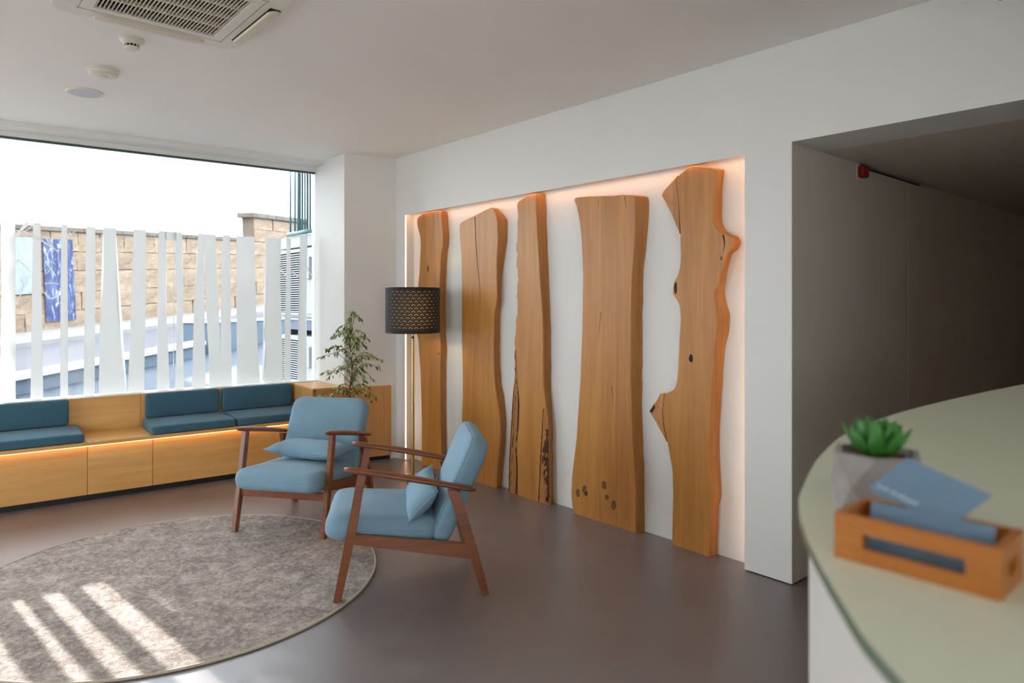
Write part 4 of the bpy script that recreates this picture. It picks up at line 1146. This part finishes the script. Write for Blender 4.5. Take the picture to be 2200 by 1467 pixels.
al = empty('alarm_sounder', (4.053, 1.626, 2.14), 0, 'small red alarm box high on the passage wall', 'alarm')
obj('back_plate', bmbox((-0.045, -0.008, -0.045), (0.045, 0.005, 0.040), bev=0.002), PLASTIC, al)
bm = bmesh.new(); cushion(bm, 0.078, 0.070, 0.036, 0.018, 0.010, 0.003, 0, Matrix.Translation((0.002, -0.025, -0.003)) @ Matrix.Rotation(radians(90), 4, 'X')); obj('red_cover', bm, RED, al, True)

# ------------------------------------------------------------------ reception desk
top = catmull([(3.2, 0.46), (2.534, 0.535), (1.868, 0.58), (1.433, 0.571), (1.142, 0.514), (0.892, 0.431), (0.792, 0.385), (0.694, 0.327), (0.591, 0.254), (0.508, 0.187), (0.42, 0.08), (0.36, -0.1), (0.32, -0.4), (0.3, -0.8)], 6)
tail = [(0.30, -1.2), (0.9, -1.2), (0.95, -0.6), (1.2, -0.25), (1.7, -0.12), (2.5, -0.12), (3.2, -0.05)]
poly = [tuple(p) for p in top] + tail
desk = empty('reception_desk', (1.0, 0.2, 0), 0, 'curved white reception desk with a sage green glass top', 'desk')
def dl(p): return (p[0] - 1.0, p[1] - 0.2)
def inset(P, d):
    out = []
    n = len(P)
    for i in range(n):
        a, b = Vector(P[i-1]), Vector(P[(i+1) % n]); t = (b - a).normalized()
        out.append((P[i][0] - t.y*d, P[i][1] + t.x*d))
    return out
bm = zprism([dl(p) for p in inset(poly, 0.012)], 0.0, 1.137); obj('desk_front', bm, DESK, desk)
bm = zprism([dl(p) for p in poly], 1.138, 1.15)
g = obj('glass_top', bm, GLASSTOP, desk)
g.data.materials.append(GLASSEDGE)
for f in g.data.polygons:
    if abs(f.normal.z) < 0.5: f.material_index = 1

# potted succulent
ZD = 1.15
pt = empty('potted_succulent', (0.853, 0.322, ZD), 0.35, 'small green succulent in a faceted grey concrete pot on the desk', 'plant')
bm = bmesh.new()
nb = 6; rb, rt_, hh = 0.046, 0.050, 0.074
B0 = [bm.verts.new((rb*cos(2*pi*i/nb), rb*sin(2*pi*i/nb), 0)) for i in range(nb)]
M0 = [bm.verts.new((0.050*cos(2*pi*(i+0.5)/nb), 0.050*sin(2*pi*(i+0.5)/nb), hh*0.5)) for i in range(nb)]
T0 = [bm.verts.new((rt_*cos(2*pi*i/nb), rt_*sin(2*pi*i/nb), hh)) for i in range(nb)]
I0 = [bm.verts.new((0.042*cos(2*pi*i/nb), 0.042*sin(2*pi*i/nb), hh)) for i in range(nb)]
I1 = [bm.verts.new((0.040*cos(2*pi*i/nb), 0.040*sin(2*pi*i/nb), hh - 0.012)) for i in range(nb)]
bm.faces.new(B0[::-1]); bm.faces.new(I1)
for i in range(nb):
    j = (i+1) % nb
    bm.faces.new([B0[i], B0[j], M0[i]]); bm.faces.new([M0[i], B0[j], M0[j]]); bm.faces.new([M0[i], M0[j], T0[j]]); bm.faces.new([T0[i], M0[i], T0[j]])
    bm.faces.new([T0[i], T0[j], I0[j], I0[i]]); bm.faces.new([I0[i], I0[j], I1[j], I1[i]])
obj('pot', bm, CONE, pt)
bm = bmesh.new(); lathe(bm, [(0, 0.070), (0.030, 0.069), (0.037, 0.066), (0.036, 0.062), (0, 0.062)], 18)
for v in bm.verts: v.co.z += 0.002*noise.noise(v.co*120)
obj('soil', bm, SOIL, pt)
bm = bmesh.new()
rings = []
for t, w, th in ((0, 0.35, 0.5), (0.25, 0.85, 1), (0.5, 1.0, 1), (0.75, 0.75, 0.7), (0.92, 0.3, 0.35), (1.0, 0.03, 0.05)):
    x = t*0.046; zc = 0.012*t*t
    rings.append([bm.verts.new((x, 0.010*w*cos(a), zc + 0.005*th*sin(a))) for a in [2*pi*k/8 for k in range(8)]])
for a, b in zip(rings, rings[1:]):
    for k in range(8): bm.faces.new([a[k], a[(k+1) % 8], b[(k+1) % 8], b[k]])
bm.faces.new(rings[0][::-1]); bm.faces.new(rings[-1])
lf = obj('leaf', bm, SUCC, pt, True)
first = True
for lay, (nn_, pitch, sc, r0) in enumerate(((8, 0.62, 1.0, 0.006), (7, 0.98, 1.0, 0.005), (6, 1.24, 0.92, 0.003), (3, 1.45, 0.75, 0.001))):
    for k in range(nn_):
        o = lf if first else inst(lf, pt)
        first = False
        a = 2*pi*k/nn_ + lay*0.45
        o.location = (r0*cos(a), r0*sin(a), 0.068)
        o.rotation_euler = (0, -pitch, a); o.scale = (sc, sc, sc)

# card box with cards
bx_ = empty('card_holder', (0.68, 0.159, ZD), 0.0, 'open bamboo box with slotted sides holding blue cards on the desk', 'card holder')
BL, BW, BH, BT = 0.137, 0.074, 0.044, 0.007
def slotted(length, s0, s1, f0, f1):
    bm = bmesh.new()
    ringplate(bm, [(0, 0.0), (length, 0.0), (length, BH), (0, BH)], [(s0, 0.014), (s1, 0.014), (s1, 0.028), (s0, 0.028)], f0, f1)
    return bm
obj('long_side', slotted(BL, 0.026, BL - 0.026, lambda p: (0, p[0], p[1]), lambda p: (BT, p[0], p[1])), BAMBOO, bx_)
obj('long_side', slotted(BL, 0.026, BL - 0.026, lambda p: (BW - BT, p[0], p[1]), lambda p: (BW, p[0], p[1])), BAMBOO, bx_)
obj('end_side', slotted(BW - 2*BT, 0.014, BW - 2*BT - 0.014, lambda p: (BT + p[0], 0, p[1]), lambda p: (BT + p[0], BT, p[1])), BAMBOO, bx_)
obj('end_side', slotted(BW - 2*BT, 0.014, BW - 2*BT - 0.014, lambda p: (BT + p[0], BL - BT, p[1]), lambda p: (BT + p[0], BL, p[1])), BAMBOO, bx_)
obj('bottom', bmbox((BT, BT, 0.0), (BW - BT, BL - BT, 0.005)), BAMBOO, bx_)
def card(corners, label, txt=None, th=0.0006):
    """corners: lower left, lower right, upper right, upper left as the reader sees them"""
    c = [Vector(p) for p in corners]
    nn = (c[1]-c[0]).cross(c[3]-c[0]).normalized()
    cen = sum(c, Vector())/4
    root = empty('business_card', cen, 0, label, 'card', 'blue cards in the bamboo box')
    bm = bmesh.new()
    a = [bm.verts.new(p - cen + nn*th) for p in c]; b = [bm.verts.new(p - cen - nn*th) for p in c]
    bm.faces.new(a); bm.faces.new(b[::-1])
    for i in range(4): bm.faces.new([a[i], a[(i+1) % 4], b[(i+1) % 4], b[i]])
    obj('card_sheet', bm, CARD, root)
    if txt:
        ex = c[1] - c[0]; ey = c[3] - c[0]
        bm = bmesh.new()
        x = txt[0]; rr = random.Random(3)
        while x < txt[1]:
            w = rr.uniform(0.018, 0.03); hgt = rr.uniform(0.055, 0.09)
            y = txt[2] + rr.uniform(-0.006, 0.006)
            q = [c[0] - cen + ex*u_ + ey*v_ + nn*(th + 0.0002) for u_, v_ in ((x, y), (x+w, y), (x+w, y+hgt), (x, y+hgt))]
            bm.faces.new([bm.verts.new(p) for p in q])
            x += w + (0.012 if rr.random() > 0.2 else 0.045)
        obj('printed_line', bm, CARDTXT, root)
    return root
card([(0.707, 0.277, 1.157), (0.707, 0.173, 1.157), (0.7225, 0.173, 1.2), (0.7225, 0.277, 1.2)], 'blue card standing upright at the front of the bamboo box')
card([(0.732, 0.284, 1.21), (0.725, 0.211, 1.189), (0.737, 0.179, 1.224), (0.744, 0.252, 1.245)], 'tilted blue card with a pale printed line, rising above the bamboo box', (0.05, 0.55, 0.12))

# ------------------------------------------------------------------ outside
D3 = Vector((0.7836, 0.6206, 0.0)).normalized()
sl = math.atan(0.0573)
WA = Vector((1.654, 18.492, 0.602))
azs = atan2(D3.y, D3.x)
def street_M(o): return Matrix.Translation(o) @ Matrix.Rotation(azs, 4, 'Z') @ Matrix.Rotation(-sl, 4, 'Y')
def put(o, M): o.location = M.to_translation(); o.rotation_euler = M.to_euler(); return o
MS = street_M(WA)
def street_z(x, y): return WA.z + ((x - WA.x)*D3.x + (y - WA.y)*D3.y)*math.tan(sl)
bm = bmesh.new()
sp_ = [W(-3.6, 6.36, 0), W(2.42, 6.36, 0), Vector((3.19, 6.12, 0)), Vector((3.19, 7.1, 0)), Vector((6, 7.1, 0)), Vector((45, 40, 0)), Vector((30, 60, 0)), Vector((-30, 30, 0)), Vector((-30, -12, 0)), Vector((-3.42, -12, 0))]
prism(bm, [(p.x, p.y) for p in sp_], lambda p: (p[0], p[1], street_z(*p)), lambda p: (p[0], p[1], street_z(*p) - 0.2))
obj('street', bm, ASPHALT, kind='structure')
st = obj('pavement', bmbox((-16, -1.9, 0.0), (40, -0.0, 0.10)), PAVE, kind='structure'); put(st, MS)
sw = empty('stone_wall', (0, 0, 0), 0, 'tall pale ashlar stone wall with coping along the street outside', 'wall'); put(sw, MS)
obj('mortar_core', bmbox((-3.2, 0.06, 0.0), (15.5, 0.45, 2.40)), MORTAR, sw)
obj('mortar_core', bmbox((9.72, 0.05, 2.3), (15.5, 0.45, 3.24)), MORTAR, sw)
sv = []
rs = random.Random(5)
for k in range(5):
    bm = bmesh.new(); vs = box(bm, (0, 0, 0), (1, 1, 1))
    bmesh.ops.subdivide_edges(bm, edges=bm.edges[:], cuts=1, use_grid_fill=True)
    for v in bm.verts:
        c = v.co - Vector((0.5, 0.5, 0.5))
        v.co = Vector((0.5, 0.5, 0.5)) + Vector((c.x*(0.985 if abs(c.z) > .4 else 1), c.y, c.z)) + Vector((rs.uniform(-.02, .02), rs.uniform(-.10, .10), rs.uniform(-.03, .03)))
    me = bpy.data.meshes.new('stone'); bmesh.ops.recalc_face_normals(bm, faces=bm.faces[:]); bm.to_mesh(me); bm.free(); me.materials.append(STONE); sv.append(me)
z = 0.0; row = 0; ns = 0
courses = [0.50, 0.44, 0.52, 0.46, 0.47, 0.44, 0.40]
for hh in courses:
    x = -3.0 + rs.uniform(-0.2, 0.2) if row < 5 else 9.75
    lim = 15.2
    while x < lim and ns < 290:
        L = rs.uniform(0.7, 1.45)
        o = bpy.data.objects.new('stone', rs.choice(sv)); COL.objects.link(o); o.parent = sw
        o.location = (x, 0.0 + rs.uniform(-0.012, 0.012), z + 0.004); o.scale = (L - 0.010, 0.16, hh - 0.008)
        x += L; ns += 1
    z += hh; row += 1
for x in [-3.2 + 1.3*i for i in range(10)]:
    obj('coping_stone', bmbox((x, -0.08, 2.385), (min(x + 1.29, 9.70), 0.50, 2.50), bev=0.02), COPING, sw)
for x in [9.55 + 1.5*i for i in range(4)]:
    obj('coping_stone', bmbox((x, -0.14, 3.24), (x + 1.49, 0.55, 3.42), bev=0.03), COPING, sw)
o = obj('painted_door_mural', bmbox((0.82, -0.045, 0.28), (1.66, -0.025, 2.20)), MURAL); put(o, MS)
tag(o, 'deep blue painted panel with white streaks on the stone wall', 'mural')
o = obj('pale_mural', bmbox((0.05, -0.040, 0.95), (0.70, -0.022, 2.22)), MURAL2); put(o, MS)
tag(o, 'pale blue and violet painted patch left of the deep blue panel', 'mural')
bm = bmesh.new()
def on_ramp(s, off): return (0.886 + D3.x*s - D3.y*off, 9.859 + D3.y*s + D3.x*off)
rp_ = [(W(-3.5, 6.38, 0).x, W(-3.5, 6.38, 0).y), (W(2.40, 6.38, 0).x, W(2.40, 6.38, 0).y), (3.17, 6.14), (3.17, 7.12), on_ramp(8.2, 0.1), on_ramp(3.6, 0.1), on_ramp(-6, 0.05)]
prism(bm, rp_, lambda p: (p[0], p[1], street_z(*p) + 0.03), lambda p: (p[0], p[1], street_z(*p) + 0.002))
obj('ramp_floor', bm, plain('blue_grey_ramp', tuple(OUT*q for q in lin((52, 66, 79))), 0.85), kind='structure')
MB2 = street_M(Vector((0.886, 9.859, 0.538)))
rw = empty('ramp_wall', (0, 0, 0), 0, 'low blue grey ramp wall with white coping outside the window', 'wall'); put(rw, MB2)
obj('wall_body', bmbox((-6, 0.02, -0.9), (3.58, 0.20, -0.07)), BLUEWALL, rw)
obj('white_coping', bmbox((-6, -0.03, -0.07), (3.58, 0.25, 0.0), bev=0.01), WHITEOUT, rw)
sh2 = empty('blue_street_cabinet', (0, 0, 0), 0, 'taller blue grey cabinet standing behind the ramp wall outside', 'cabinet'); put(sh2, Matrix.Translation((3.79, 12.16, 0.0)) @ Matrix.Rotation(azs, 4, 'Z'))
obj('body', bmbox((0, 0.0, -0.1), (4.2, 0.5, 1.03), bev=0.01), BLUEWALL, sh2)
obj('lid', bmbox((-0.03, -0.03, 1.03), (4.23, 0.53, 1.06), bev=0.008), WHITEOUT, sh2)
obj('door_gap', bmbox((1.3, -0.004, 0.4), (1.31, 0.01, 1.0)), DKGREEN, sh2)

# outdoor units just outside the right end of the window
obj('wall_exterior', bmbox((3.20, 6.10, -0.2), (3.6, 7.0, 4.5)), WHITEOUT, kind='structure')
def outdoor_unit(z0, z1, label, sc=1.0):
    t = empty('outdoor_unit', (2.86, 6.14, z0), 0, label, 'air conditioner', 'outdoor air conditioners by the window')
    h = z1 - z0; y1 = 0.80
    obj('casing', bmbox((0.02, 0, 0), (0.32, y1, h), bev=0.015), WHITEOUT, t)
    g0, g1, a, b = 0.285, y1 - 0.02, 0.05, h - 0.04
    obj('fan_opening', bmbox((0.012, g0, a), (0.022, g1, b)), FILTER, t)
    bm = bmesh.new(); nL = int((b - a)/0.0225)
    for k in range(nL):
        z_ = a + 0.008 + k*(b - a - 0.01)/nL
        box(bm, (0.000, g0, z_), (0.012, g1, z_ + 0.0095))
    obj('louvers', bm, WHITEOUT, t, kind='stuff')
    bm = bmesh.new(); ringplate(bm, [(g0 - 0.02, a - 0.02), (g1 + 0.015, a - 0.02), (g1 + 0.015, b + 0.02), (g0 - 0.02, b + 0.02)], [(g0, a), (g1, a), (g1, b), (g0, b)], lambda p: (-0.004, p[0], p[1]), lambda p: (0.021, p[0], p[1]))
    obj('grille_frame', bm, WHITEOUT, t)
    obj('side_panel', bmbox((0.010, 0.02, 0.04), (0.021, 0.24, h - 0.05), bev=0.004), WHITEOUT, t)
    obj('pipe_cover', bmbox((-0.02, 0.05, h*0.55), (0.012, 0.15, h*0.86), bev=0.006), WHITEOUT, t)
    return t
outdoor_unit(1.24, 1.93, 'upper white outdoor unit with dark louvred grille at the window end')
outdoor_unit(0.40, 1.06, 'lower white outdoor unit with dark louvred grille at the window end')
br = empty('unit_bracket', (2.90, 6.2, 1.06), 0, 'dark blue grey bracket between the two outdoor units', 'bracket')
obj('rail', bmbox((0, -0.06, 0.06), (0.30, 0.72, 0.16)), plain('dark_blue_steel', lin((70, 84, 104)), 0.5), br)
obj('foot', bmbox((0.02, 0.0, 0.0), (0.28, 0.05, 0.06)), DKGREEN, br); obj('foot', bmbox((0.02, 0.62, 0.0), (0.28, 0.67, 0.06)), DKGREEN, br)
obj('tray', bmbox((-0.02, -0.05, 0.158), (0.31, 0.74, 0.178)), WHITEOUT, br)
wl = obj('unit_screen', bmbox((2.875, 6.12, 1.94), (3.18, 6.96, 2.055), bev=0.01), WHITEOUT); tag(wl, 'white boxed-in shelf above the upper outdoor unit', 'shelf')
rg = empty('bar_railing', (2.86, 6.10, 2.08), 0, 'teal metal bar railing above the outdoor units outside', 'railing')
bm = bmesh.new(); tube(bm, [(0, 0.0, 0.0), (0, 0.62, 0.0)], 0.022, 10); obj('bottom_rail', bm, TEALMET, rg, True)
bm = bmesh.new(); tube(bm, [(0, 0.0, 1.0), (0, 0.62, 1.0)], 0.022, 10); obj('top_rail', bm, TEALMET, rg, True)
for y, r in ((0.56, 0.010), (0.45, 0.010), (0.355, 0.020), (0.28, 0.011), (0.22, 0.009), (0.165, 0.012), (0.105, 0.009), (0.04, 0.012)):
    bm = bmesh.new(); tube(bm, [(0, y, 0.0), (0, y, 1.0)], r, 8); obj('bar', bm, TEALMET, rg, True)
# overhead cable far across the street
bm = bmesh.new()
tube(bm, catmull([(-1.5, 11.5, 4.62), (1.2, 12.3, 4.36), (4.0, 13.2, 4.28), (8.0, 14.3, 4.42)], 6), 0.0035, 5)
o = obj('overhead_cable', bm, plain('grey_cable', (0.25, 0.25, 0.26), 0.7)); tag(o, 'thin grey cable crossing the pale sky above the stone wall', 'cable')
# unseen tree added beyond the wall to cast shade: it stands between the sun and the right part of the window
rt2 = random.Random(11)
bm = bmesh.new()
tube(bm, [(0.2, 22.1, 0.8), (0.25, 22.1, 3.0), (0.15, 22.0, 5.5), (0.2, 22.1, 8.2)], [0.18, 0.15, 0.10, 0.03], 8)
for i in range(14000):
    a = rt2.uniform(0, 2*pi); r = rt2.uniform(-1, 1); q_ = rt2.uniform(-1, 1); zz = 6.4 + 2.7*q_
    if abs(r)**4 + abs(q_)**4 > 1: continue
    x = 0.175 + 1.24*r; y = 22.0 + 0.8*sin(a)
    s = rt2.uniform(0.06, 0.12)
    M = Matrix.Translation((x, y, zz)) @ Matrix.Rotation(rt2.uniform(-0.9, 0.9), 4, 'Z') @ Matrix.Rotation(pi/2 + rt2.uniform(-0.7, 0.7), 4, 'X')
    bm.faces.new([bm.verts.new(M @ Vector(p)) for p in ((-s, 0, 0), (0, -s*0.5, 0.0), (s, 0, 0), (0, s*0.5, 0))])
o = obj('street_tree', bm, TREELEAF, kind='stuff', fix=False)
tag(o, 'leafy street tree beyond the stone wall, left of the window view', 'tree')
